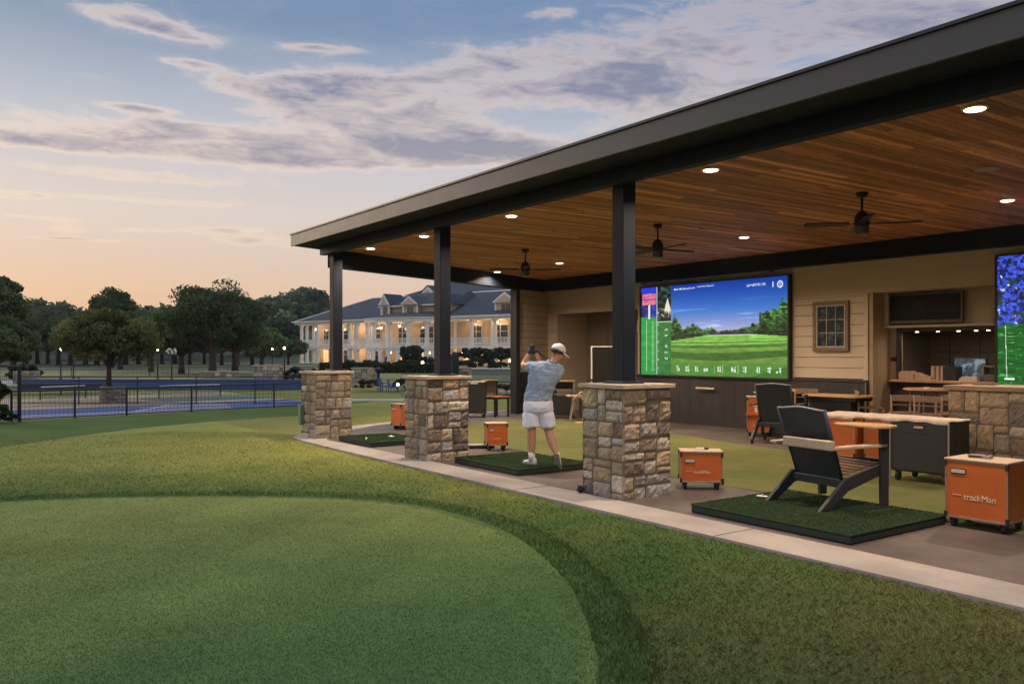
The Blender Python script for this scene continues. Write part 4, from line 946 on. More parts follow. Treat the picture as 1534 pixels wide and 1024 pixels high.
# pale mesh stand by the table (tilted board on foot)
x,y=site(876,20.1); t=thing('display_stand','pale patterned stand leaning on a flat foot beside the nearest stone footing','stand',(x,y,.03),R(54.86))
MB().bx(-.22,.40,-.2,.2,0,.018).build('foot',lid,t,bevel=.004)
MB().prof([(-.06,.018),(.06,.018),(.03,.25),(.0,.50),(-.08,.72),(-.12,.70),(-.05,.46),(-.05,.25)],-.03,.01,'y').build('upright',M('speckled_board',(.55,.42,.28),.8,0,.5,30,col2=(.12,.08,.06),c2scale=22),t)
MB().tube([(-.30,0,.52),(-.08,0,.74),(.0,0,.70)],.022,8).build('arm',lid,t,smooth=True)
MB().bx(.02,.30,-.02,.02,.06,.45).build('panel',M('speckled_board2',(.25,.18,.12),.8,0,.5,30,col2=(.6,.5,.38),c2scale=20,c2lo=.5,c2hi=.55),t)
# board with white frame
x,y=site(914,20.3); t=thing('display_board','large black board in a white frame standing before the doors','board',(x,y,.03),R(54.86))
MB().bx(-.43,.47,0,.04,.55,1.80).build('panel',M('board_black',(.012,.012,.014),.35,0,0),t)
MB().bx(-.46,-.432,-.01,.05,.10,1.83).bx(.472,.50,-.01,.05,.10,1.83).bx(-.432,.472,-.01,.05,1.802,1.83).bx(-.432,.472,-.01,.05,.522,.548).build('frame',white,t)
for s in (-.446,.486): MB().bx(s-.02,s+.02,-.25,.28,.05,.099).build('foot',white,t)
m=MB(); m.lathe([(.02,0),(.03,.03),(.02,.06)],10,(-.448,-.01,.98)); m.build('clamp',black,t)
MB().bx(-.38,-.365,-.003,-.001,.88,.93).build('mark',white,t)
o=MB().bx(-.12,.12,-.1,.1,0,.30).bx(-.10,.10,-.105,-.1005,.02,.28).build('wall_speaker',white,None,bevel=.008); x,y=site(925,23.2); o.location=(-16.45,15.88,2.28); tag(o,'small pale box speaker high on the wall by the tall post','speaker')
t=thing('soap_dispenser','blue dispenser fixed on the taupe door','dispenser',(-18.25,15.93,1.20)); MB().lathe([(.03,0),(.06,.03),(.065,.12),(.055,.19),(.02,.22)],16).build('body',M('blue_plastic',(.06,.30,.62),.4,0,0),t,smooth=True); MB().bx(-.03,.03,-.01,.035,-.02,.0).build('nozzle',black,t)
# small items in the serving opening
def item(name,mb,mat,x,y,z,label,cat,group=None,**k):
    o=mb.build(name,mat,None,**k); o.location=(x,y,z); return tag(o,label,cat,group)
zc=1.186
kr=M('kraft',(.50,.37,.24),.8,0,.15,12)
item('paper_tray',MB().bx(-.14,.14,-.1,.1,0,.14).bx(-.12,.12,-.08,.08,.1405,.16),kr,-8.83,15.52,zc,'brown paper tray at the left end of the serving counter','tray',bevel=.004)
for k in range(3): item('napkin_stack',MB().bx(-.05,.05,-.06,.06,0,.13-.03*k),kr,-8.60+k*.1,15.50,zc,['tallest napkin stack beside the brown tray','middle napkin stack right of the brown tray','lowest napkin stack left of the cup towers'][k],'napkins','napkin stacks on the serving counter',bevel=.006)
for k in range(3):
    m=MB()
    for j in range(11): m.lathe([(.030,j*.024),(.038,j*.024+.022)],12)
    item('cup_tower',m,cloth,-8.36+.09*k,15.55,zc,['left tower of pale paper cups','middle tower of pale paper cups','right tower of pale paper cups'][k],'cups','towers of paper cups')
t=thing('counter_monitor','dark monitor with a bluish picture in the serving opening','monitor',(-7.78,15.75,1.10)); MB().bx(-.30,.30,0,.04,.12,.52).build('bezel',black,t); 
MB().bx(-.27,.27,-.006,-.001,.15,.49).build('screen',M('monitor_picture',(.03,.05,.07),.3,0,.9,9,col2=(.16,.24,.32),c2scale=6,c2lo=.5,c2hi=.6,emit=.6),t); MB().bx(-.08,.08,-.05,.08,.0,.12).build('foot',black,t)
item('coffee_machine',MB().bx(-.12,.12,-.12,.12,0,.26).bx(-.10,.10,-.125,-.121,.05,.2),black,-8.03,15.62,zc,'squat black machine left of the dark monitor','machine',bevel=.01)
item('paper_pile',MB().bx(-.16,.16,-.1,.1,0,.05).bx(-.13,.15,-.09,.1,.0505,.08),cloth,-7.62,15.45,zc,'flat pile of white paper before the dark monitor','papers',bevel=.003)
t=thing('espresso_machine','grey machine with a top rack at the right end of the opening','machine',(-7.24,15.58,zc)); MB().bx(-.22,.22,-.13,.13,0,.12).build('base',M('steel_dark',(.13,.13,.14),.35,.4,.1),t,bevel=.008); MB().bx(-.2,-.17,-.1,.1,.121,.26).bx(.17,.2,-.1,.1,.121,.26).bx(-.2,.2,-.1,.1,.261,.28).build('rack',trim,t); MB().lathe([(.05,.121),(.05,.23)],12,(0,0,0)).build('canister',black,t)
item('bottle',MB().lathe([(.03,0),(.03,.14),(.012,.18),(.012,.22)],12),black,-7.0,15.5,zc,'dark bottle at the right end of the serving counter','bottle',smooth=False)
t=thing('menu_stand','small pale notice with a dark header on the wall left of the opening','notice',(-9.10,15.485,1.20)); MB().bx(-.10,.07,0,.012,0,.42).build('sheet_paper',lid,t); MB().bx(-.06,.065,-.004,-.001,.33,.41).build('header',black,t)
# ground spotlight
t=thing('ground_spotlight','small black spotlight on the walkway at the foot of the nearest stone footing','spotlight',(-7.73,6.44,.035),R(-30)); MB().bx(-.03,.03,-.02,.02,0,.012).build('base',black,t)
m=MB(); m.m=Matrix.Translation((0,0,.045))@Matrix.Rotation(R(70),4,'X'); m.lathe([(.02,-.04),(.034,-.03),(.036,.04),(.03,.042)],16); hd=m.build('head',black,t); 
t=thing('utility_box','small green metal box fixed to the farthest stone footing','utility box',(-16.10,6.20,.27)); MB().bx(-.06,.06,-.04,.05,0,.38).build('housing',M('box_green',(.12,.19,.13),.5,0,.08),t,bevel=.012); MB().bx(-.062,.062,-.045,.045,.381,.40).build('cover',M('box_green_light',(.22,.28,.22),.5,0,0),t)
# coiled cable end at the right edge of the walkway
cbm=MB().tube([(-.35,0,.01),(-.1,.03,.012),(.12,-.02,.012),(.2,-.12,.012),(.1,-.2,.012),(-.05,-.16,.014)],.011,8).build('cable',black,None,smooth=True); cbm.location=(-2.16,5.99,.036); tag(cbm,'short black cable curling on the walkway edge at the right','cable')
# ================================================================ golfer
gx,gy=site(812,11.87)
gl=thing('person','golfer seen from behind finishing a swing, pale blue polo, white shorts and white cap','person',(gx,gy,.122),math.atan2(RY,RX))
skinm=M('skin',(.50,.27,.175),.55,0,.06,9,spec=.35)
shirt_m=M('polo_blue',(.27,.35,.49),.85,0,.14,7,.8,7,stretch=(.6,1,6),spec=.2,col2=(.38,.46,.59),c2scale=9,c2lo=.52,c2hi=.60)
shorts_m=M('shorts_white',(.74,.77,.90),.85,0,.05,7,.35,16,stretch=(2.4,1,1),spec=.2)
capm=M('cap_white',(.78,.77,.78),.8,0,.03,6)
glove_m=M('glove_navy',(.020,.030,.07),.6,0,.15,12)
hairm=M('hair_brown',(.06,.032,.018),.8,0,.3,40,.6,80)
sock=M('sock_white',(.75,.73,.73),.9,0,.04)
HL=Vector((-.150,.215,1.625)); HR_=Vector((-.110,.235,1.60))   # hands on the grip
V_=[(-.055,0,.90,.125,.105),(-.03,.0,1.02,.115,.095),(.02,.0,1.18,.125,.10),(.085,.02,1.32,.12,.095),(.150,.03,1.415,.058,.058),(.185,.045,1.465,.056,.056),
 (.215,.055,1.515,.078,.084),(.235,.06,1.575,.088,.092),(.240,.055,1.63,.072,.076),
 (-.145,0,.83,.098,.098),(-.150,-.02,.48,.068,.068),(-.148,.01,.33,.072,.072),(-.142,.0,.10,.042,.042),(-.175,.07,.045,.034,.03),
 (.035,0,.83,.098,.098),(.095,.015,.48,.068,.068),(.135,-.03,.34,.070,.070),(.190,-.11,.17,.042,.042),(.235,-.06,.085,.034,.03),
 (-.10,.06,1.375,.062,.062),(-.265,.17,1.40,.043,.043),(-.235,.19,1.46,.042,.042),(-.175,.205,1.575,.028,.028),
 (.245,.03,1.33,.062,.062),(.09,.31,1.30,.044,.044),(-.02,.28,1.44,.036,.036),(-.085,.235,1.575,.027,.027),
 (.262,.11,1.50,.045,.045),(-.26,.10,1.385,.05,.05)]
E_=[(0,1),(1,2),(2,3),(3,4),(4,5),(5,6),(6,7),(7,8),(0,9),(9,10),(10,11),(11,12),(12,13),(0,14),(14,15),(15,16),(16,17),(17,18),(3,19),(19,28),(28,20),(20,21),(21,22),(3,23),(23,24),(24,25),(25,26),(6,27)]
ex=MB()
ex.ball((.160,.01,1.555),.03,10,(.45,.9,1.15))      # near ear
ex.tube([(.305,.125,1.575),(.335,.150,1.545),(.318,.140,1.528)],[.010,.016,.010],8)  # nose
ex.ball((.300,.150,1.500),.022,8,(.8,1,.35)); ex.ball((.305,.095,1.585),.010,8); ex.ball((.275,.160,1.585),.010,8)
body=skin('body',V_,E_,skinm,gl,0,2,ex)
# hair under the cap
MB().loft([((.218,.045,1.575),.091,.099,0,R(12)),((.222,.045,1.60),.098,.104,0,R(12)),((.230,.048,1.625),.099,.104,0,R(12))],24).build('hair',hairm,gl,smooth=True)
m=MB(); T_=Matrix.Translation((.232,.055,1.61))@Matrix.Rotation(R(22),4,'Y')@Matrix.Rotation(R(-8),4,'X'); m.m=T_
m.loft([((0,0,-.012),.108,.112),((0,0,.02),.107,.111),((0,0,.055),.094,.098),((0,0,.082),.066,.070),((0,0,.098),.03,.032),((0,0,.101),.004,.004)],28)
cp_=m.build('cap',capm,gl,smooth=True)
m=MB(); m.m=T_@Matrix.Rotation(R(25),4,'Z')
pts=[];n=14
top=[];bot=[]
for k in range(n+1):
    a=(k/n-.5)*R(150); top.append((.100*math.cos(a)+.0,.106*math.sin(a),-.008)); bot.append((.100*math.cos(a)+.105*math.cos(a)**.6*1.0 if math.cos(a)>0 else 0,.100*math.sin(a),-.022-.010*abs(math.sin(a))))
vs=top+bot+[(x,y,z-.005) for x,y,z in top]+[(x,y,z-.005) for x,y,z in bot]; k_=n+1; fs=[]
for k in range(n): fs+=[(k,k+1,k_+k+1,k_+k),(2*k_+k+1,2*k_+k,3*k_+k,3*k_+k+1),(k_+k,k_+k+1,3*k_+k+1,3*k_+k)]
m.add(vs,fs).build('brim',capm,cp_,smooth=True)
MB().ball(tuple(T_@Vector((0,0,.103))),.008,8).build('button',capm,cp_)
# shirt
m=MB()
m.loft([((-.062,0,.895),.205,.150,0,R(3)),((-.058,0,.93),.200,.148,0,R(3)),((-.04,.0,1.02),.188,.138,0,R(6)),((-.012,.0,1.12),.198,.142,0,R(9)),((.022,.0,1.22),.222,.148,0,R(11)),((.060,.01,1.31),.250,.140,0,R(12)),((.085,.02,1.37),.235,.115,0,R(13)),((.115,.03,1.415),.160,.090,0,R(14)),((.140,.03,1.44),.085,.075,0,R(16))],32)
def limb(m,a,b,r0,r1,flat=1.,n=16,mid=None):
    a=Vector(a);b=Vector(b); pts=[a,a.lerp(b,.5),b]; m.tube(pts,[r0,mid or (r0+r1)/2,r1],n,cap=True)
limb(m,(-.06,.02,1.355),(-.235,.105,1.385),.092,.078); limb(m,(.20,.02,1.33),(.245,.17,1.335),.088,.075)
m.ball((-.10,.03,1.355),.098,16); m.ball((.235,.035,1.325),.092,16)
sh=m.build('polo_shirt',shirt_m,gl,smooth=True)
tx=bpy.data.textures.new('folds','CLOUDS'); tx.noise_scale=.075
sb=sh.modifiers.new('s','SUBSURF'); sb.levels=2; sb.render_levels=2
dp=sh.modifiers.new('d','DISPLACE'); dp.texture=tx; dp.strength=.045; dp.texture_coords='LOCAL'; dp.mid_level=.5
m=MB(); m.loft([((.135,.03,1.43),.080,.074,0,R(18)),((.150,.032,1.462),.070,.068,0,R(20))],20); m.build('collar',M('collar_blue',(.20,.27,.38),.85,0,.05),sh,smooth=True)
# shorts
m=MB()
m.loft([((-.055,0,.93),.190,.138),((-.055,0,.91),.198,.148),((-.055,-.005,.84),.212,.165),((-.055,-.005,.76),.215,.165),((-.055,0,.72),.205,.150)],32)
m.loft([((-.145,0,.80),.118,.130),((-.150,-.01,.68),.124,.125),((-.158,-.015,.56),.122,.118),((-.160,-.02,.515),.124,.118)],24)
m.loft([((.035,0,.80),.118,.130),((.055,.0,.68),.122,.125),((.082,.010,.56),.115,.118),((.090,.012,.50),.116,.118)],24)
so_=m.build('shorts',shorts_m,gl,smooth=True); sb=so_.modifiers.new('s','SUBSURF'); sb.levels=2; sb.render_levels=2
dp=so_.modifiers.new('d','DISPLACE'); dp.texture=tx; dp.strength=.032; dp.texture_coords='LOCAL'
MB().loft([((-.056,0,.908),.203,.152),((-.056,0,.938),.199,.148)],32).build('belt',M('belt_grey',(.40,.40,.45),.7,0,.05),so_,smooth=True)
for x_ in (-.13,.02): MB().bx(x_-.05,x_+.05,-.172,-.168,.80,.806).build('back_pocket',M('pocket_seam',(.42,.42,.47),.8,0,0),so_)
# socks and shoes
for c0,c1,nm in [((-.143,.0,.05),(-.146,.002,.175),'s'),((.205,-.10,.12),(.168,-.078,.235),'s')]:
    MB().tube([c0,c1],[.042,.047],14).build('sock',sock,gl,smooth=True)
def shoe(M4):
    m=MB(); m.m=M4
    m.loft([((0,-.07,.0),.036,.045),((0,-.06,.0),.040,.055)],4) if False else None
    rings=[]
    prof_=[(-.085,.030,.050,.078),(-.06,.039,.052,.092),(-.01,.041,.05,.088),(.05,.046,.040,.066),(.11,.050,.032,.048),(.16,.044,.026,.038),(.188,.020,.02,.028)]
    vs=[];fs=[];n=14
    for y,hw,_,h in prof_:
        for k in range(n):
            a=2*PI*k/n; s_=math.sin(a); vs.append((hw*math.cos(a)*(1 if s_<0 else .86),y,max(.012,.012+h*(s_*.5+.5)) if s_>-.6 else .012))
    for i in range(len(prof_)-1):
        for k in range(n): fs.append((i*n+k,i*n+(k+1)%n,(i+1)*n+(k+1)%n,(i+1)*n+k))
    fs+=[tuple(range(n-1,-1,-1)),tuple(range((len(prof_)-1)*n,len(prof_)*n))]
    o=m.add(vs,fs).build('shoe',white,gl,smooth=True); o.modifiers.new('s','SUBSURF').render_levels=1
    m=MB(); m.m=M4
    sl_=[(-.034,-.085),(.034,-.085),(.043,-.02),(.041,.04),(.052,.11),(.045,.165),(.018,.192),(-.018,.192),(-.045,.165),(-.052,.11),(-.041,.04),(-.043,-.02)]
    m.prism(sl_,0,.016).build('sole',M('sole_grey',(.30,.27,.24),.8,0,.4,40),o)
    m=MB(); m.m=M4; m.bx(-.030,.030,.02,.028,.072,.082).bx(-.032,.032,.045,.053,.064,.074).build('laces',M('lace_grey',(.45,.44,.43),.8,0,0),o)
shoe(Matrix.Translation((-.140,.02,0))@Matrix.Rotation(R(38),4,'Z'))
shoe(Matrix.Translation((.215,-.085,.085))@Matrix.Rotation(R(-22),4,'Z')@Matrix.Rotation(R(-62),4,'X')@Matrix.Translation((0,-.02,-.03)))
# hands around the grip
GD=Vector((.24,.62,-.155)).normalized()          # direction the shaft runs from the hands
def hand(c,wr,name):
    c=Vector(c); wr=Vector(wr); ax=(c-wr).normalized(); sd=GD; up=ax.cross(sd).normalized()
    m=MB(); m.tube([wr,wr.lerp(c,.5),c,c+ax*.025],[.029,.034,.036,.028],12)
    ln_=[.072,.08,.076,.062]
    for k in range(4):
        b=c+sd*(-.030+.020*k)+ax*.018+up*.020; q=[b]
        for j,(da,du) in enumerate([(.024,.006),(.022,-.014),(.004,-.024),(-.014,-.016)]): q.append(q[-1]+(ax*da+up*du)*(ln_[k]/.075))
        m.tube(q,[.0105,.0105,.010,.0095,.008],8)
    b=c-sd*.012-up*.012; m.tube([b,b+sd*.018+ax*.012-up*.012,b+sd*.036+ax*.022-up*.004,b+sd*.046+ax*.030+up*.008],[.013,.012,.0105,.008],8)   # thumb along the grip
    m.build(name,glove_m,gl,smooth=True)
hand(HL,(-.182,.203,1.558),'glove'); hand(HR_,(-.095,.232,1.562),'glove')
# club
ct=thing('golf_club','slim dark golf club swung behind the golfer\'s head','golf club',(gx,gy,.122),math.atan2(RY,RX))
G0=(HL+HR_)/2+Vector((0,-.01,.03)); 
MB().tube([G0-GD*.08,G0+GD*.20],[.014,.011],10).build('grip',rubber,ct,smooth=True)
MB().tube([G0+GD*.20,G0+GD*.98],[.010,.0075],8).build('shaft',M('shaft_grey',(.06,.06,.07),.3,.6,0),ct,smooth=True)
hd=G0+GD*.99; m=MB(); m.m=Matrix.Translation(hd)@Matrix.Rotation(R(30),4,'Y'); m.hexa([(-.01,-.02,-.03),(.06,-.02,-.035),(.06,.0,-.035),(-.01,.0,-.03),(-.01,-.015,.01),(.07,-.012,.025),(.07,.002,.025),(-.01,-.003,.01)]); m.build('club_head',M('steel_head',(.4,.4,.4),.3,.9,0),ct,bevel=.003)
# ================================================================ clubhouse
CR=math.atan2(.294925,.95552); ch=thing('clubhouse','large two storey cream clubhouse with white verandas, dormers and a dark blue roof','clubhouse',(-121.277,46.605,0),CR)
wallm=M('peach_stucco',(.58,.42,.29),.85,0,.05,.6); wht=M('clubhouse_white',(.82,.80,.79),.7,0,.05,.5); roofm=M('slate_roof',(.024,.032,.052),.8,0,.22,1.6,.4,9,stretch=(.6,1,4))
winm=M('clubhouse_glass',(.03,.035,.045),.15,0,0,spec=.8); warmw=M('lit_window',(1,.55,.26),.6,0,0,emit=.8); shut=M('window_white',(.60,.57,.54),.6,0,0)
LEN=50.; z1_=2.55; ze=6.2; FD=3.0
MB().bx(0,LEN,FD,17,0,ze-.1).build('wall',wallm,ch)
MB().bx(-.6,LEN,-.4,FD,z1_-.28,z1_+.05).build('veranda_deck',wht,ch); MB().bx(-.6,LEN,-.4,FD,0,.12).build('terrace_floor',concrete,ch)
MB().bx(-.8,LEN,-.5,FD+.1,ze-.35,ze).build('eave',wht,ch)
# main roof: hipped at the left end
rr=MB(); rr.add([(-1.0,-.7,ze),(LEN,-.7,ze),(LEN,8.5,10.0),(6.5,8.5,10.0),(-1.0,17.7,ze),(LEN,17.7,ze)],[(0,1,2,3),(0,3,4),(3,2,5,4)]); rr.build('roof',roofm,ch)
MB().tube([(6.4,8.5,10.02),(LEN,8.5,10.02)],.10,6).tube([(-1.0,-.7,ze+.02),(6.4,8.5,10.0)],.07,6).build('ridge_cap',wht,ch)
MB().bx(-1.05,LEN,-.78,-.68,ze-.05,ze+.12).bx(-1.1,-1.0,-.78,17,ze-.05,ze+.12).build('gutter',wht,ch)
bg=MB(); bg.add([(2.5,13,9.6),(52,13,9.6),(52,22,13.6),(13,22,13.6),(2.5,31,9.6),(52,31,9.6)],[(0,1,2,3),(0,3,4),(3,2,5,4)]); bg.build('rear_roof',roofm,ch)
MB().bx(2.6,52,13.5,30,5,9.6).build('rear_wall',wallm,ch)
MB().bx(12.3,13.6,21,22.5,13.0,14.5).build('chimney',M('chimney_brick',(.2,.16,.14),.85,0,.2),ch)
gb=MB().prof([(8.9+4.5,9.9),(11.2+4.5,11.6),(13.5+4.5,9.9)],11.0,11.3,'y') ; gb.build('rear_gable',wht,ch)
MB().prof([(14.3,10.0),(15.7,11.1),(17.1,10.0)],10.9,11.0,'y').build('gable_face',wallm,ch)
MB().add([(13.0,10.9,9.85),(15.7,10.9,11.75),(15.7,16,11.75),(13.0,14,9.85)],[(0,1,2,3)]).add([(18.4,10.9,9.85),(15.7,10.9,11.75),(15.7,16,11.75),(18.4,14,9.85)],[(0,1,2,3)]).build('gable_roof',roofm,ch)
def colm(x,y,z0,z1,r=.17):
    m=MB().bx(x-r*1.5,x+r*1.5,y-r*1.5,y+r*1.5,z0,z0+.18).bx(x-r,x+r,y-r,y+r,z0+.18,z1-.3).bx(x-r*1.3,x+r*1.3,y-r*1.3,y+r*1.3,z1-.3,z1-.18).bx(x-r*1.8,x+r*1.8,y-r*1.8,y+r*1.8,z1-.18,z1)
    return m.build('column',wht,ch)
CX_=[.3,1.56,3.09,4.0,9.29,11.0,12.53,29.45,33.72,37.48,40.57,44.5,48.6]
for x in CX_: colm(x,0,z1_+.05,ze-.35); colm(x,0,.12,z1_-.28,.2)
def balu(pts,z,name='railing'):
    m=MB()
    for (a,b) in zip(pts[:-1],pts[1:]):
        a=Vector(a);b=Vector(b); L_=(b-a).length; m.tube([(a.x,a.y,z+.95),(b.x,b.y,z+.95)],.06,4); m.tube([(a.x,a.y,z+.14),(b.x,b.y,z+.14)],.05,4)
        for k in range(int(L_/.22)):
            p=a.lerp(b,(k+.5)/int(L_/.22)); m.bx(p.x-.03,p.x+.03,p.y-.03,p.y+.03,z+.14,z+.95)
    m.build(name,wht,ch)
balu([(0,-.15),(15.2,-.15)],z1_+.05); balu([(28.3,-.15),(LEN,-.15)],z1_+.05); balu([(-.3,-.15),(-.3,3)],z1_+.05)
# bowed centre bay
bow=[]; bx0,bx1=15.3,28.4
for k in range(13): a=PI*k/12; bow.append((21.85-6.55*math.cos(a),-.1-2.9*math.sin(a)))
def fullbow(e,z0,z1,name,mat,par=ch):
    p=[(21.85-(6.55+e)*math.cos(PI*k/24),-.1-(2.9+e)*math.sin(PI*k/24)) for k in range(25)]+[(28.4+e,3),(15.3-e,3)]
    return MB().prism(p,z0,z1).build(name,mat,par)
fullbow(.15,z1_-.30,z1_+.06,'bay_deck',wht); fullbow(.3,ze-.45,ze-.02,'bay_cornice',wht); fullbow(.5,ze-.02,ze+.08,'bay_eave',wht)
p=[(21.85-(7.0)*math.cos(PI*k/24),-.1-3.4*math.sin(PI*k/24),ze+.09) for k in range(25)]; q=[(21.85-5.4*math.cos(PI*k/24),2.6-1.6*math.sin(PI*k/24),ze+.95) for k in range(25)]
MB().add(p+q,[(k,k+1,26+k,25+k) for k in range(24)]+[tuple(range(49,24,-1))]).build('bay_roof',roofm,ch)
balu([(21.85-6.5*math.cos(PI*k/12),-.1-2.85*math.sin(PI*k/12)) for k in range(13)],z1_+.06)
for k in (0,2,4,6,8,10,12): a=PI*k/12; x,y=21.85-6.4*math.cos(a),-.05-2.8*math.sin(a); colm(x,y,z1_+.06,ze-.45,.2)
# ground floor arcade of the bay
for k in range(12):
    a0,a1=PI*k/12,PI*(k+1)/12; A0=Vector((21.85-6.45*math.cos(a0),-.1-2.85*math.sin(a0))); A1=Vector((21.85-6.45*math.cos(a1),-.1-2.85*math.sin(a1)))
    m=MB(); dirv=(A1-A0); Lk=dirv.length; T2=Matrix.Translation((A0.x,A0.y,0))@Matrix.Rotation(math.atan2(dirv.y,dirv.x),4,'Z'); m.m=T2
    prof_=[(0,.12),(.28,.12),(.28,1.45)]+[(Lk/2-(Lk/2-.28)*math.cos(PI*j/8),1.45+.55*math.sin(PI*j/8)) for j in range(1,8)]+[(Lk-.28,1.45),(Lk-.28,.12),(Lk,.12),(Lk,z1_-.3),(0,z1_-.3)]
    n=len(prof_); vs=[(u,-.1,v) for u,v in prof_]+[(u,.1,v) for u,v in prof_]
    m.add(vs,[(k2,(k2+1)%n,n+(k2+1)%n,n+k2) for k2 in range(n)])
    # faces as quads between arch and top
    for y_ in (-.1,.1):
        m.bx(0,.28,y_-.005,y_+.005,.12,z1_-.3); m.bx(Lk-.28,Lk,y_-.005,y_+.005,.12,z1_-.3)
        for j in range(8):
            u0=Lk/2-(Lk/2-.28)*math.cos(PI*j/8); u1=Lk/2-(Lk/2-.28)*math.cos(PI*(j+1)/8); v0=1.45+.55*math.sin(PI*j/8); v1=1.45+.55*math.sin(PI*(j+1)/8)
            m.add([(u0,y_,v0),(u1,y_,v1),(u1,y_,z1_-.3),(u0,y_,z1_-.3)],[(0,1,2,3)])
    m.build('arch',wht,ch)
# windows and doors on the recessed wall
def cwin(x,z0,w,h,mat=winm,y=FD,arch=False):
    f=MB().bx(x-w/2-.12,x+w/2+.12,y-.10,y-.003,z0-.1,z0+h+.14).build('window',shut,ch)
    MB().bx(x-w/2,x+w/2,y-.13,y-.105,z0,z0+h).build('pane',mat,f)
    m=MB().bx(x-.05,x+.05,y-.17,y-.135,z0,z0+h).bx(x-w/2,x+w/2,y-.168,y-.133,z0+h*.62,z0+h*.62+.07); m.build('glazing_bars',shut,f)
for x,w in [(2.4,.9),(6.4,1.8),(13.0,2.2),(18.6,1.5),(23.2,2.4),(26.2,1.5),(32.,1.7),(36.,2.3),(39.6,1.1),(43,1.8),(47,1.8)]: cwin(x,z1_+.5,w,2.15)
for x,w,mt in [(2.4,1.0,warmw),(6.4,1.6,winm),(12.8,2.2,winm),(18.2,1.4,warmw),(21.8,1.6,warmw),(25.4,1.4,winm),(31,2.0,warmw),(35.,1.8,warmw),(39,1.8,winm),(44,1.8,warmw)]: cwin(x,.3,w,1.75,mt)
for x in (8.3,15.4,28.3,34.6): MB().bx(x-.2,x+.2,FD-.12,FD-.002,.12,ze-.36).build('pilaster',wht,ch)
# left end of the house
for k in range(3): pass
# dormers
def dormer(xc,w,y0,zb,zw,zp,yb,label=None):
    d_=MB().bx(xc-w/2,xc+w/2,y0,yb,zb,zw).build('dormer',wallm,ch)
    MB().prof([(xc-w/2-.4,zw),(xc,zp),(xc+w/2+.4,zw)],y0-.35,y0-.12,'y').build('gable_trim',wht,d_)
    MB().prof([(xc-w/2+.1,zw+.12),(xc,zp-.32),(xc+w/2-.1,zw+.12)],y0-.40,y0-.355,'y').build('gable_face',wallm,d_)
    e=.5
    MB().add([(xc-w/2-e,y0-.36,zw-.05),(xc,y0-.36,zp+.08),(xc,yb,zp+.08),(xc-w/2-e,yb,zw-.05),(xc+w/2+e,y0-.36,zw-.05),(xc+w/2+e,yb,zw-.05)],[(0,1,2,3),(4,5,2,1)]).build('dormer_roof',roofm,d_)
    MB().bx(xc-w*.25,xc+w*.25,y0-.06,y0-.003,zb+.35,zw-.12).build('dormer_window',shut,d_)
    MB().bx(xc-w*.22,xc-.04,y0-.09,y0-.063,zb+.42,zw-.2).bx(xc+.04,xc+w*.22,y0-.09,y0-.063,zb+.42,zw-.2).build('pane',winm,d_)
    for s in (-1,1): MB().bx(xc+s*w/2-.12,xc+s*w/2+.12,y0-.1,y0-.003,zb,zw).build('corner_post',wht,d_)
dormer(38.2,3.2,1.2,6.5,7.9,9.2,6.5)
# centre attic storey with three gables
MB().bx(16.6,28.6,1.4,8,6.4,8.15).build('attic_wall',wallm,ch)
MB().add([(15.9,.9,8.05),(29.3,.9,8.05),(28.0,6.4,10.15),(17.2,6.4,10.15)],[(0,1,2,3)]).add([(15.9,.9,8.05),(17.2,6.4,10.15),(15.9,8.5,8.05)],[(0,1,2)]).add([(29.3,.9,8.05),(28.0,6.4,10.15),(29.3,8.5,8.05)],[(0,1,2)]).build('attic_roof',roofm,ch)
MB().bx(15.85,29.35,.82,.92,7.95,8.12).build('attic_gutter',wht,ch)
dormer(22.4,2.6,.6,6.5,8.15,9.3,4); dormer(17.3,1.5,.9,6.5,8.25,9.75,4); dormer(28.2,1.2,.8,6.5,8.1,9.4,4)
# porch lanterns
glow=M('lantern_glow',(1,.72,.40),.5,0,0,emit=22)
for (x,y,z) in [(1.2,1.8,5.2),(5.6,2.,5.2),(10.3,2.,5.2),(12.6,1.8,5.3),(16.9,.4,5.1),(20.3,0.6,5.3),(25.5,.5,5.3),(31.9,2,5.4),(36.2,2,5.5),(39.9,2,5.4),(43.5,2,5.4),(47.5,2,5.4),
  (1.8,1.8,1.9),(6.4,1.9,1.9),(10.2,2,1.9),(16.5,.8,1.7),(19.2,.0,1.75),(22.6,.2,1.75),(26,.4,1.7),(30.4,2,1.8),(34.,2,1.8),(38,2,1.8),(43,2,1.8)]:
    ll=MB().ball((x,y,z),.16,10).build('lantern',glow,ch); ll.visible_shadow=True
    MB().tube([(x,y,z+.15),(x,y,z+.5)],.03,5).build('hook',black,ll)
    ld=bpy.data.lights.new('lantern_light','POINT'); ld.energy=170; ld.color=(1,.68,.43); ld.shadow_soft_size=.17
    lo=bpy.data.objects.new('lamp',ld); C.objects.link(lo); lo.parent=ch; lo.location=(x,y,z-.02)
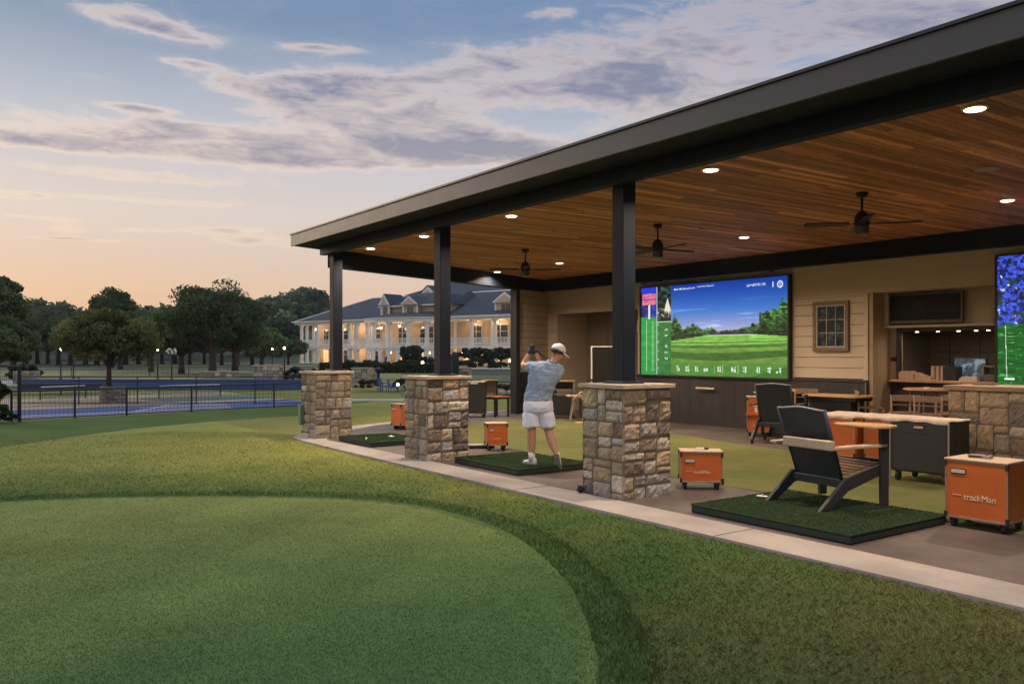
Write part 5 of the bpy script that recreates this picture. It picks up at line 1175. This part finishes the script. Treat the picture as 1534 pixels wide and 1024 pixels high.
# ================================================================ trees
def crown_np(rx,ry,rz,nb,nl,ls,seed,base=(.05,.075,.028),flat=.0,hole=.0,shape=1.):
    r=np.random.default_rng(seed); 
    u=r.normal(size=(nb,3)); u/=np.linalg.norm(u,axis=1)[:,None]; rad=r.uniform(.35,1,nb)**.5
    u[:,2]=np.where(u[:,2]<-.55,-u[:,2]*.6,u[:,2]); ce=u*rad[:,None]*np.array([rx,ry,rz])*.82
    br=r.uniform(.14,.38,nb)*min(rx,rz)*1.0; tone=r.uniform(.6,1.5,nb)
    k=r.integers(0,nb,nl); v=r.normal(size=(nl,3)); v/=np.linalg.norm(v,axis=1)[:,None]
    P=ce[k]+v*br[k][:,None]*r.uniform(.55,1.08,nl)[:,None]*np.array([1.15,1.15,.8])
    a=r.normal(size=(nl,3)); a/=np.linalg.norm(a,axis=1)[:,None]; b=np.cross(a,r.normal(size=(nl,3))); b/=np.linalg.norm(b,axis=1)[:,None]
    s=ls*r.uniform(.55,1.3,nl)[:,None]
    Vv=np.stack([P-a*s,P-b*s*.55,P+a*s,P+b*s*.55],1).reshape(-1,3); F=np.arange(nl*4).reshape(nl,4)
    hue=r.uniform(-.012,.018,nl)[:,None]*np.array([[1,.6,0]])
    cols=np.clip(np.array(base)*tone[k][:,None]*r.uniform(.7,1.35,nl)[:,None]+hue*.8,.006,1)
    return Vv,F,cols,ce,br
def tree(label,group,loc,h,rx,crown_h,trunk_r,seed,nb=60,nl=9000,ls=.16,base=(.05,.075,.028),name='broadleaf_tree',rz=0,cat='tree',trunk_top=None,lean=0):
    t=thing(name,label,cat,(loc[0],loc[1],loc[2] if len(loc)>2 else 0),rz,group); zc_=h-crown_h/2
    Vv,F,cols,ce,br=crown_np(rx,rx,crown_h/2,nb,nl,ls,seed,base); Vv=Vv+np.array([0,0,zc_])
    npmesh('crown',Vv,F,cols,leaf,t)
    r=random.Random(seed); m=MB(); tt=trunk_top or zc_
    pts=[(0,0,-.1)]+[(lean*k/4+r.uniform(-.04,.04)*rx*.3,r.uniform(-.04,.04)*rx*.3,tt*k/4) for k in range(1,5)]
    m.tube(pts,[trunk_r*1.35,trunk_r,trunk_r*.85,trunk_r*.7,trunk_r*.45],9)
    for j in range(min(nb,14)):
        c=ce[j*nb//14 if nb>=14 else j]; z0=h-crown_h*r.uniform(.75,1.02); z0=max(.25*h,min(z0,tt)); e=(c[0]*.9,c[1]*.9,c[2]*.85+zc_)
        if e[2]<z0: e=(e[0],e[1],z0+.1*crown_h)
        mid=(e[0]*.45,e[1]*.45,(z0+e[2])/2-.03*h); m.tube([(0,0,z0),mid,e],[trunk_r*.42,trunk_r*.28,trunk_r*.10],6)
    m.build('trunk',bark,t,smooth=True); return t
dk1=(.090,.118,.050); md=(.12,.155,.058); wm=(.10,.105,.04)
def st3(px,d,z=0): x,y=site(px,d); return (x,y,z)
tree('tall dark tree cut by the left edge of the picture',None,st3(-22,52),7.0,2.6,4.8,.22,1,nb=70,nl=16000,ls=.14,base=dk1)
tree('broad dark tree low behind the left edge tree, above the gate',None,st3(-8,40),3.6,2.1,3.1,.12,2,nb=60,nl=12000,ls=.11,base=dk1)
tree('small bushy tree growing from the round stone planter by the courts',None,st3(163,28.6,.45),2.8,1.68,2.35,.085,3,nb=80,nl=22000,ls=.062,base=(.13,.135,.05),lean=.05)
tree('tall tree with an umbrella shaped top behind the planter tree',None,st3(168,92),8.9,2.7,4.6,.20,4,nb=42,nl=8000,ls=.16,base=dk1,trunk_top=7.4)
tree('dark rounded tree under the umbrella shaped top',None,st3(180,86),6.4,3.6,5.6,.22,45,nb=60,nl=11000,ls=.22,base=dk1)
tree('full oak with a high crown left of the clubhouse',None,st3(318,63),7.1,3.3,6.0,.26,5,nb=90,nl=34000,ls=.12,base=(.085,.115,.052))
tree('full oak with an uneven crown beside the clubhouse lawn',None,st3(352,66),6.6,2.7,5.7,.24,6,nb=90,nl=28000,ls=.12,base=(.095,.125,.050))
tree('dense oak behind the blossom shaped lamp',None,st3(272,67),5.6,2.9,5.0,.22,7,nb=80,nl=24000,ls=.12,base=dk1)
tree('mid green oak between the planter tree and the dense oak',None,st3(226,74),5.2,2.4,4.6,.2,8,nb=70,nl=20000,ls=.13,base=md)
tree('shorter green tree at the right foot of the oaks',None,st3(392,80),4.4,2.3,3.9,.2,9,nb=60,nl=11000,ls=.18,base=md)
tree('small round tree before the bowed bay of the clubhouse',None,st3(617,88),2.6,1.45,2.1,.12,10,nb=50,nl=8000,ls=.13,base=(.028,.05,.030),name='garden_tree')
for k,(px,w) in enumerate([(712,2.1),(750,2.0),(786,2.0)]):
    tree(['left','middle','right'][k]+' clipped tree of the row before the right veranda','clipped trees before the veranda',st3(px,84),2.35,w,1.7,.1,11+k,nb=46,nl=6500,ls=.13,base=(.030,.052,.026),name='garden_tree')
tree('pale green shrubby tree at the left corner of the clubhouse',None,st3(432,118),4.2,3.4,3.9,.15,16,nb=60,nl=9000,ls=.22,base=(.09,.12,.05))
# belt of trees beyond the far lawn: three sources, copied
src=[tree('dark tree of the far belt right of the gate','trees of the far belt',st3(20,112),7.4,4.6,6.6,.3,31,nb=70,nl=14000,ls=.20,base=dk1),
     tree('grey green rounded tree of the far belt by the first lamp of the pair','trees of the far belt',st3(88,118),8.6,4.9,7.6,.3,32,nb=70,nl=14000,ls=.20,base=(.085,.112,.058)),
     tree('mid green tree of the far belt right of the second lamp of the pair','trees of the far belt',st3(128,108),7.0,4.2,6.2,.28,33,nb=70,nl=14000,ls=.20,base=md)]
r_=random.Random(11)
BELT=[(-95,'outermost left, out past the edge tree'),(-60,'behind the left edge tree'),(-30,'just left of the gate, far back'),(-5,'far behind the gate'),(38,'behind the leftmost lit lamp'),(56,'between the leftmost lamp and the pair of lamps'),(72,'left of the pair of lamps'),(105,'behind the pair of lit lamps'),(145,'behind the left half of the planter tree'),(163,'behind the planter tree trunk'),(188,'under the right side of the umbrella shaped tree'),(207,'between the planter tree and the single lit lamp'),(224,'just left of the single lit lamp'),(243,'behind the single lit lamp'),(262,'behind the blossom shaped lamp'),(284,'left of the tallest oak'),(306,'behind the tallest oak'),(332,'between the two oaks'),(356,'behind the second oak'),(378,'right of the second oak')]
for i_,(px,ph) in enumerate(BELT):
    d=r_.uniform(104,136); k=r_.randrange(3)
    x,y=site(px,d); dup(src[k],(x,y,hill_h(px,d)*.8),r_.uniform(0,6.28),['dark','grey green','mid green'][k]+' tree of the far belt '+ph,'trees of the far belt',scale=r_.uniform(.82,1.12)*(1.0 if px<300 else .9))
# wooded hillside read as one mass
Vs=[];Fs=[];Cs=[];off=0; protos=[crown_np(4.2,4.2,3.6,34,1100,.62,60+k,(.095,.130,.066)) for k in range(4)]  # crowns lightened and blued, painting haze into their colour
for j,d in enumerate((150,172,196,222,250,280,315,350,390)):
    px=-260
    while px<900:
        px+=r_.uniform(.75,1.15)*6.0*1260/d
        if px>500 or (px>462 and d<200): continue
        dd=d+r_.uniform(-9,9); x,y=site(px,dd); z=hill_h(px,dd); V0,F0,C0,_,_=protos[r_.randrange(4)]; s=r_.uniform(.8,1.35)
        a=r_.uniform(0,6.28); ca,sa=math.cos(a),math.sin(a); Q=V0@np.array([[ca,sa,0],[-sa,ca,0],[0,0,1.]])*s
        Vs.append(Q+np.array([x,y,z+4.2*s])); Fs.append(F0+off); off+=len(V0); Cs.append(C0*r_.uniform(.75,1.3)*np.array([1,1,1.]))
struct(npmesh('wooded_hillside',np.concatenate(Vs),np.concatenate(Fs),np.concatenate(Cs),leaf),'stuff','dense far wood covering the hillside to the horizon')
# shrubs
def bush(label,px,d,rx,h,seed,base=(.035,.055,.022),group=None,ls=None,nl=4000,sx=1.,name='shrub'):
    x,y=site(px,d); Vv,F,cols,_,_=crown_np(rx*sx,rx,h*.55,26,nl,ls or rx*.09,seed,base); Vv=Vv+np.array([0,0,h*.5])
    t=npmesh(name,Vv,F,cols,leaf); t.location=(x,y,0); t.rotation_euler=(0,0,math.atan2(RY,RX)); return tag(t,label,'shrub',group)
bush('leafy shrub hanging over the gate post at the left edge',-12,20.3,.42,1.10,70,(.045,.07,.022),nl=9000,ls=.032)
bush('low dark shrub at the foot of the gate at the left edge',4,20.2,.50,.34,71,(.03,.05,.018),nl=7000,ls=.028,sx=1.3)
bush('round clipped shrub behind the brick planter on the left',36,46,.95,1.15,72,(.055,.06,.025))
bush('dark hedge clump left of the bowed bay',545,88,2.4,.9,73,group=None,sx=1.8)
for k,px in enumerate((575,600,640,665,690,720,760,790,820)):
    bush('low dark garden shrub before the clubhouse, '+['under the left veranda lamp','left of the round tree','right of the round tree','behind the middle post','by the blue parasol','under the left clipped tree','under the middle clipped tree','under the right clipped tree','hidden by the corner post'][k],px,79+k%3,1.3,.85+.2*(k%3),80+k,(.03,.048,.022),'shrubs before the clubhouse',sx=1.5,nl=3000)
for k,(px,d,h) in enumerate([(607,37.5,.62),(552,38,.5),(478,45,.9),(440,47,.95),(738,34,.45),(765,33.6,.5),(715,36,.5)]):
    bush(['flowering shrub right of the blue garden chairs','reddish shrub at the foot of the garden wall','dark shrub behind the farthest stone footing','tangled dark shrub beside the darker stone wall','dark low shrub beside the pale boulders','low shrub with reddish flowers by the corner post','low green shrub behind the patio cabinet'][k],px,d,.5,h,95+k,[(.06,.05,.04),(.08,.05,.035),(.035,.045,.03),(.05,.042,.04),(.04,.055,.025),(.07,.06,.03),(.035,.055,.022)][k],'shrubs of the garden bed',sx=1.6,nl=3000)
# clipped hedges
def hedge(px0,px1,d,h,t_,label,seed):
    x0,y0=site(px0,d); x1,y1=site(px1,d); L_=math.hypot(x1-x0,y1-y0); r=np.random.default_rng(seed); n=int(L_*900); n=min(n,24000)
    P=np.stack([r.uniform(0,L_,n),r.uniform(-t_/2,t_/2,n),r.uniform(0,h,n)],1); side=r.integers(0,3,n); P[side==0,1]=-t_/2; P[side==1,2]=h; P+=r.normal(size=(n,3))*.03
    a=r.normal(size=(n,3)); a/=np.linalg.norm(a,axis=1)[:,None]; b=np.cross(a,r.normal(size=(n,3))); b/=np.linalg.norm(b,axis=1)[:,None]; s=.09
    o=npmesh('hedge',np.stack([P-a*s,P-b*s*.6,P+a*s,P+b*s*.6],1).reshape(-1,3),np.arange(n*4).reshape(n,4),np.array([.030,.050,.020])*r.uniform(.6,1.5,n)[:,None],leaf)
    o.location=(x0,y0,0); o.rotation_euler=(0,0,math.atan2(y1-y0,x1-x0)); tag(o,label,'hedge')
hedge(480,560,74,.75,1.2,'clipped hedge running from the farthest post to the bay',1)
hedge(560,668,70,.70,1.2,'long clipped hedge in front of the round garden tree',2)
# ================================================================ fences, walls, lamps
fb=M('fence_black',(.012,.014,.022),.5,0,.1)
def fence(pts,h,label,postgap,mesh=.16,group=None,rail=.022,post=.028,mid=False,wire=.0035,posts=None,z=0):
    t=thing('court_fence',label,'fence',(pts[0][0],pts[0][1],z),0,group); ox,oy=pts[0]; m=MB(); w=MB()
    for (a,b) in zip(pts[:-1],pts[1:]):
        a=Vector((a[0]-ox,a[1]-oy)); b=Vector((b[0]-ox,b[1]-oy)); L_=(b-a).length
        m.tube([(a.x,a.y,h),(b.x,b.y,h)],rail,6); m.tube([(a.x,a.y,.04),(b.x,b.y,.04)],rail*.6,5)
        if mid: m.tube([(a.x,a.y,h*.55),(b.x,b.y,h*.55)],rail*.7,5)
        n=max(1,round(L_/postgap))
        for k in range(n+1):
            p=a.lerp(b,k/n)
            if k<n or b==Vector((pts[-1][0]-ox,pts[-1][1]-oy)): MB().tube([(p.x,p.y,0),(p.x,p.y,h+.02)],post,8).build('post',fb,t)
        q=0; u=(b-a).normalized(); nw=int(L_/mesh)
        for k in range(nw+1):
            p=a+u*(k*mesh); w.add([(p.x-u.x*wire,p.y-u.y*wire,.03),(p.x+u.x*wire,p.y+u.y*wire,.03),(p.x+u.x*wire,p.y+u.y*wire,h),(p.x-u.x*wire,p.y-u.y*wire,h)],[(0,1,2,3)])
        for k in range(int(h/mesh)): 
            zz=.05+k*mesh; w.add([(a.x,a.y,zz-wire),(b.x,b.y,zz-wire),(b.x,b.y,zz+wire),(a.x,a.y,zz+wire)],[(0,1,2,3)])
    m.build('rails',fb,t); w.build('wire_mesh',M('wire',(.05,.055,.07),.5,.3,0),t); return t
near=[(-24.15,1.85),(-24.41,3.29),(-24.64,4.58),(-24.95,6.35),(-25.35,8.9),(-25.9,10.9)]
fence(near,.74,'low black fence along the near side of the blue courts',2.6,.10,'court fences')
def ring(p0,p1,d,n=5): return [site(p0+(p1-p0)*k/n,d) for k in range(n+1)]
fence(ring(30,470,27.8),.76,'low black fence across the middle of the courts',1.7,.14,'court fences',rail=.018,post=.022)
far=ring(30,470,38); f3=fence(far,.62,'black fence carrying blue windscreens beyond the courts',2.6,.2,'court fences',rail=.02,post=.024)
# windscreens as parts of that fence
ws=M('windscreen_blue',(.045,.10,.25),.75,0,.12,.8); wd=M('windscreen_navy',(.025,.035,.075),.8,0,.15,.8)
for a,b in zip(far[:-1],far[1:]):
    o_=Vector(far[0]); A_=Vector(a)-o_; B_=Vector(b)-o_; n=(B_-A_).normalized(); n=Vector((-n.y,n.x)); s=.03
    MB().prism([tuple(A_-n*.05),tuple(B_-n*.05),tuple(B_-n*.03),tuple(A_-n*.03)],.05,.50).build('windscreen',ws,f3)
dark=ring(30,152,33.5,2); o_=Vector(dark[0]); 
t=fence(dark,.45,'short fence with a navy windscreen left of the stone planter',2.,.2,'court fences')
for a,b in zip(dark[:-1],dark[1:]):
    A_=Vector(a)-o_; B_=Vector(b)-o_; n=(B_-A_).normalized(); n=Vector((-n.y,n.x)); MB().prism([tuple(A_-n*.04),tuple(B_-n*.04),tuple(B_-n*.02),tuple(A_-n*.02)],.20,.43).build('windscreen',wd,t)
fence(ring(48,400,57,6),.75,'long low black fence at the edge of the far lawn',4,.3,'lawn fences',rail=.02,post=.025)
fence(ring(690,790,31,2),.62,'thin dark garden fence behind the patio chair',2,.2,'lawn fences',rail=.015,post=.02,mid=True)
# gate posts left
gx_,gy_=site(30,20.6); t=thing('gate','tall black gate frame at the left edge of the courts','gate',(gx_,gy_,0),math.atan2(RY,RX))
MB().tube([(0,0,0),(0,0,1.36)],.030,8).build('post',fb,t); MB().tube([(-.10,.1,0),(-.10,.1,1.36)],.020,8).build('post',fb,t)
MB().tube([(.02,0,1.36),(-1.2,0,1.38)],.024,8).tube([(0,0,.68),(-1.2,0,.68)],.012,6).build('rails',fb,t)
w=MB()
for k in range(24): w.bx(-1.18+k*.05,-1.176+k*.05,-.002,.002,.05,1.35)
w.build('wire_mesh',MATS['wire'],t)
# court nets
def net(a,b,label):
    a=Vector(a);b=Vector(b); t=thing('court_net',label,'net',(a.x,a.y,0),math.atan2((b-a).y,(b-a).x),'court nets'); L_=(b-a).length
    for x in (0,L_): MB().tube([(x,0,0),(x,0,.50)],.025,8).build('post',fb,t)
    MB().tube([(0,0,.47),(L_,0,.47)],.02,5).build('tape',white,t); m=MB()
    for k in range(int(L_/.08)): m.bx(k*.08,k*.08+.005,-.002,.002,.06,.46)
    for k in range(6): m.bx(0,L_,-.002,.002,.08+k*.07,.085+k*.07)
    m.build('net_mesh',fb,t)
net(site(238,31),site(330,32.5),'low net across the right court'); net(site(60,30),site(128,31.5),'low net across the left court')
# planter with stone ring
x,y=site(169,28.4); t=thing('stone_planter','round stone planter holding the small bushy tree','planter',(x,y,0))
rg=random.Random(5); m=MB(col=(1,1,1)); 
for j in range(7):
    n=16
    for k in range(n):
        a0=2*PI*(k+.5*(j%2))/n+.01; a1=a0+2*PI/n-.03; r0=.40+rg.uniform(-.012,.012); z0,z1=j*.082,j*.082+.076; c=PAL[rg.randrange(len(PAL))]; c=tuple(q*.8 for q in c)
        m.add([(.3*math.cos(a0),.3*math.sin(a0),z0),(r0*math.cos(a0),r0*math.sin(a0),z0),(r0*math.cos(a1),r0*math.sin(a1),z0),(.3*math.cos(a1),.3*math.sin(a1),z0),(.3*math.cos(a0),.3*math.sin(a0),z1),(r0*math.cos(a0),r0*math.sin(a0),z1),(r0*math.cos(a1),r0*math.sin(a1),z1),(.3*math.cos(a1),.3*math.sin(a1),z1)],[(0,1,2,3),(4,7,6,5),(0,4,5,1),(1,5,6,2),(2,6,7,3),(3,7,4,0)],c)
m.build('stone_ring',stone_m,t); MB().lathe([(.37,.0),(.37,.52),(.001,.54)],18).build('soil',M('soil',(.06,.045,.035),.95,0,.3,20),t)
# brick planter far left, far benches, stone walls
x,y=site(40,45); sp_=masonry(None,-.55,.55,-.3,.3,.72,31,'brick_planter',smin=.1,smax=.3); sp_.location=(x,y,0); sp_.rotation_euler=(0,0,math.atan2(RY,RX)); tag(sp_,'reddish masonry planter beside the leftmost lit lamp post','planter')
def swall(px0,px1,d,h,label,seed,dep=.6):
    x0,y0=site(px0,d); x1,y1=site(px1,d); L_=math.hypot(x1-x0,y1-y0)
    o=masonry(None,0,L_,0,dep,h,seed,'stone_wall',smin=.16,smax=.5); o.location=(x0,y0,0); o.rotation_euler=(0,0,math.atan2(y1-y0,x1-x0)); tag(o,label,'stone wall','low stone walls')
    MB().bx(-.04,L_+.04,-.04,dep+.04,h+.001,h+.07).build('coping',capst,o)
swall(380,415,46,.95,'short pale stone wall left of the farthest stone footing',41); swall(414,432,48,.85,'darker stone wall joined to the right of the short pale wall',42)
swall(527,566,41,.90,'stone garden wall right of the farthest stone footing',43,.4)
swall(300,357,56,.40,'very low dark stone wall below the oaks',44,.5)
swall(684,705,44,.85,'low stone wall behind the middle stone footing',46,.5)
def lamp(px,d,h,label,group='lit lamp posts by the courts',glow_=True,name='lamp_post'):
    x,y=site(px,d); t=thing(name,label,'lamp post',(x,y,0),0,group)
    MB().lathe([(.09,0),(.09,.12),(.045,.2),(.035,h-.2),(.05,h-.16),(.05,h-.1)],10).build('pole',fb,t)
    if glow_: MB().ball((0,0,h),.062,10).build('bulb',M('globe_glow',(1,.78,.52),.5,0,0,emit=26),t); MB().lathe([(.10,h+.085),(.02,h+.14)],10).build('cap',fb,t)
    else: MB().lathe([(.07,h-.1),(.09,h+.1),(.03,h+.16)],10).build('head',fb,t)
    return t
lamp(38,50,1.92,'leftmost lit lamp post, over the reddish planter'); lamp(91,52,1.90,'lit lamp post left of the planter tree, first of a pair'); lamp(110,55,1.95,'lit lamp post left of the planter tree, second of a pair')
lamp(236,49,1.88,'lit lamp post right of the planter tree'); lamp(408,70,2.0,'lit lamp post behind the short pale stone wall','lamp posts near the clubhouse'); lamp(426,47,1.95,'taller lit lamp post rising over the darker stone wall','lamp posts near the clubhouse')
lamp(375,110,2.1,'tiny far lamp post under the hillside','lamp posts near the clubhouse'); lamp(393,95,2.1,'small dim lamp post left of the stone walls','lamp posts near the clubhouse')
lamp(149,95,2.0,'tiny far lamp glimmering through the planter tree','lamp posts near the clubhouse')
# blossom shaped cluster lamp
x,y=site(257,47); t=thing('cluster_lamp','unlit lamp post with a cluster of pale globes like a blossom','lamp post',(x,y,0)); MB().lathe([(.09,0),(.05,.2),(.035,1.55),(.05,1.6)],10).build('pole',fb,t)
r2=random.Random(2)
gmz=M('globe_pale',(.55,.50,.46),.6,0,.2,9)
for k in range(9):
    a=2*PI*k/9; rr_=.26 if k%2 else .17; z=1.68+.10*(k%3); m=MB().ball((rr_*math.cos(a),rr_*math.sin(a),z),.075,8); g_=m.build('globe',gmz,t,smooth=True)
    MB().tube([(0,0,1.56),(rr_*.7*math.cos(a),rr_*.7*math.sin(a),1.58),(rr_*math.cos(a),rr_*math.sin(a),z-.06)],.012,5).build('arm',fb,t)
# black urn on a pedestal, closed parasol, blue chairs, boulders, garden lights
x,y=site(567,37); t=thing('urn','black urn on a pale foot beside the garden wall','urn',(x,y,0)); MB().bx(-.16,.16,-.16,.16,0,.22).build('foot',concrete,t,bevel=.02)
MB().lathe([(.10,.22),(.06,.3),(.055,.75),(.16,.9),(.20,1.0),(.05,1.02)],14).build('vase',fb,t,smooth=True); Vv,F,cols,_,_=crown_np(.24,.24,.14,14,1200,.035,5,(.03,.045,.02)); npmesh('topiary',Vv+np.array([0,0,1.08]),F,cols,leaf,t)
x,y=site(681,42); t=thing('parasol','closed dark parasol standing behind the middle post','parasol',(x,y,0)); MB().tube([(0,0,0),(0,0,1.75)],.03,8).build('pole',fb,t)
m=MB(); n=16; rings=[]
for j,(r0,z) in enumerate([(.10,.55),(.17,.65),(.19,.9),(.18,1.3),(.16,1.6),(.06,1.72)]): rings.append((r0,z))
vs=[];fs=[]
for r0,z in rings:
    for k in range(n): a=2*PI*k/n; q=r0*(1+.22*(k%2)); vs.append((q*math.cos(a),q*math.sin(a),z-(.08 if z<.6 and k%2 else 0)))
for i in range(len(rings)-1):
    for k in range(n): fs.append((i*n+k,i*n+(k+1)%n,(i+1)*n+(k+1)%n,(i+1)*n+k))
fs.append(tuple(range((len(rings)-1)*n,len(rings)*n))); m.add(vs,fs).build('folded_canopy',M('parasol_green',(.02,.028,.028),.9,0,.2),t)
bluem=M('chair_blue',(.03,.09,.33),.7,0,.15)
def bchair(px,d,label,s=1.):
    x,y=site(px,d); t=thing('garden_chair',label,'chair',(x,y,0),r_.uniform(0,6),'blue garden chairs'); t.scale=(s,s,s)
    MB().bx(-.25,.25,-.25,.25,.36,.44).build('seat',bluem,t); MB().hexa([(-.25,.22,.36),(.25,.22,.36),(.25,.27,.36),(-.25,.27,.36),(-.22,.34,1.0),(.22,.34,1.0),(.22,.39,1.0),(-.22,.39,1.0)]).build('backrest',bluem,t)
    for sx in (-.22,.22):
        for sy in (-.22,.22): MB().tube([(sx,sy,0),(sx,sy,.37)],.03,6).build('leg',bluem,t)
        MB().bx(sx-.05,sx+.05,-.28,.3,.58,.62).build('armrest',bluem,t)
bchair(576,36.5,'blue garden chair right of the black urn',.62); bchair(588,36.,'paler blue garden chair nearest the middle stone footing',.55); bchair(667,80,'blue chair on the clubhouse terrace left of the parasol',1.3); bchair(640,82,'blue chair on the clubhouse terrace behind the middle post',1.3); bchair(572,86,'blue chair under the bowed bay',1.3)
for k,(px,d,h) in enumerate([(596,36.2,.28),(777-13,78,.9),(633,80,.7)]):
    x,y=site(px,d); t=thing('garden_light',['small glowing garden light beside the blue chairs','glowing garden light below the clipped trees','warm garden light on the terrace'][k],'garden light',(x,y,0),0,'glowing garden lights'); MB().tube([(0,0,0),(0,0,h)],.03,6).build('stake',fb,t); MB().ball((0,0,h+.05),.07 if k==0 else .15,10).build('globe',M('garden_glow',(1,.66,.38),.5,0,0,emit=7),t)
def boulder(px,d,r,label,seed,sx=1.5):
    x,y=site(px,d); m=MB(); m.ball((0,0,0),r,18,(sx,1,.6)); m.v=[tuple(Vector(v)*(1+.28*noise.noise(Vector(v)*3/r*.4+Vector((seed,0,0))))) for v in m.v]
    o=m.build('boulder',M('boulder_tan',(.34,.26,.19),.9,0,.25,6,.7,20),None,smooth=True); o.location=(x,y,r*.35); tag(o,label,'boulder','garden boulders')
boulder(741,33,.33,'pale tan boulder, widest of those behind the patio chair',1,1.9); boulder(722,34,.2,'small tan boulder left of the widest one',2); boulder(768,33,.26,'reddish boulder near the corner post',3)
# low terrace wall under the clubhouse
x0,y0=site(655,66); x1,y1=site(800,62); L_=math.hypot(x1-x0,y1-y0); o=MB().bx(0,L_,0,.3,0,.45).build('terrace_wall',M('terrace_grey',(.22,.21,.22),.85,0,.1),None,bevel=.02); o.location=(x0,y0,0); o.rotation_euler=(0,0,math.atan2(y1-y0,x1-x0)); tag(o,'plain grey terrace wall below the clipped trees','wall')
MB().bx(-.05,L_,-.05,.35,.452,.52).build('coping',wht,o)
# ================================================================ haze
hz=MB().bx(-560,60,-420,420,-2,60).build('haze',M('haze_surface',(1,1,1),1,0,0)); hz.data.materials.clear()
hm=bpy.data.materials.new('haze_air'); hm.use_nodes=True; T=hm.node_tree; T.nodes.clear(); o_=T.nodes.new('ShaderNodeOutputMaterial'); v_=T.nodes.new('ShaderNodeVolumePrincipled')
v_.inputs['Color'].default_value=(.80,.86,.95,1); v_.inputs['Density'].default_value=.0002; T.links.new(v_.outputs[0],o_.inputs['Volume']); hz.data.materials.append(hm); struct(hz,'stuff','thin evening haze')
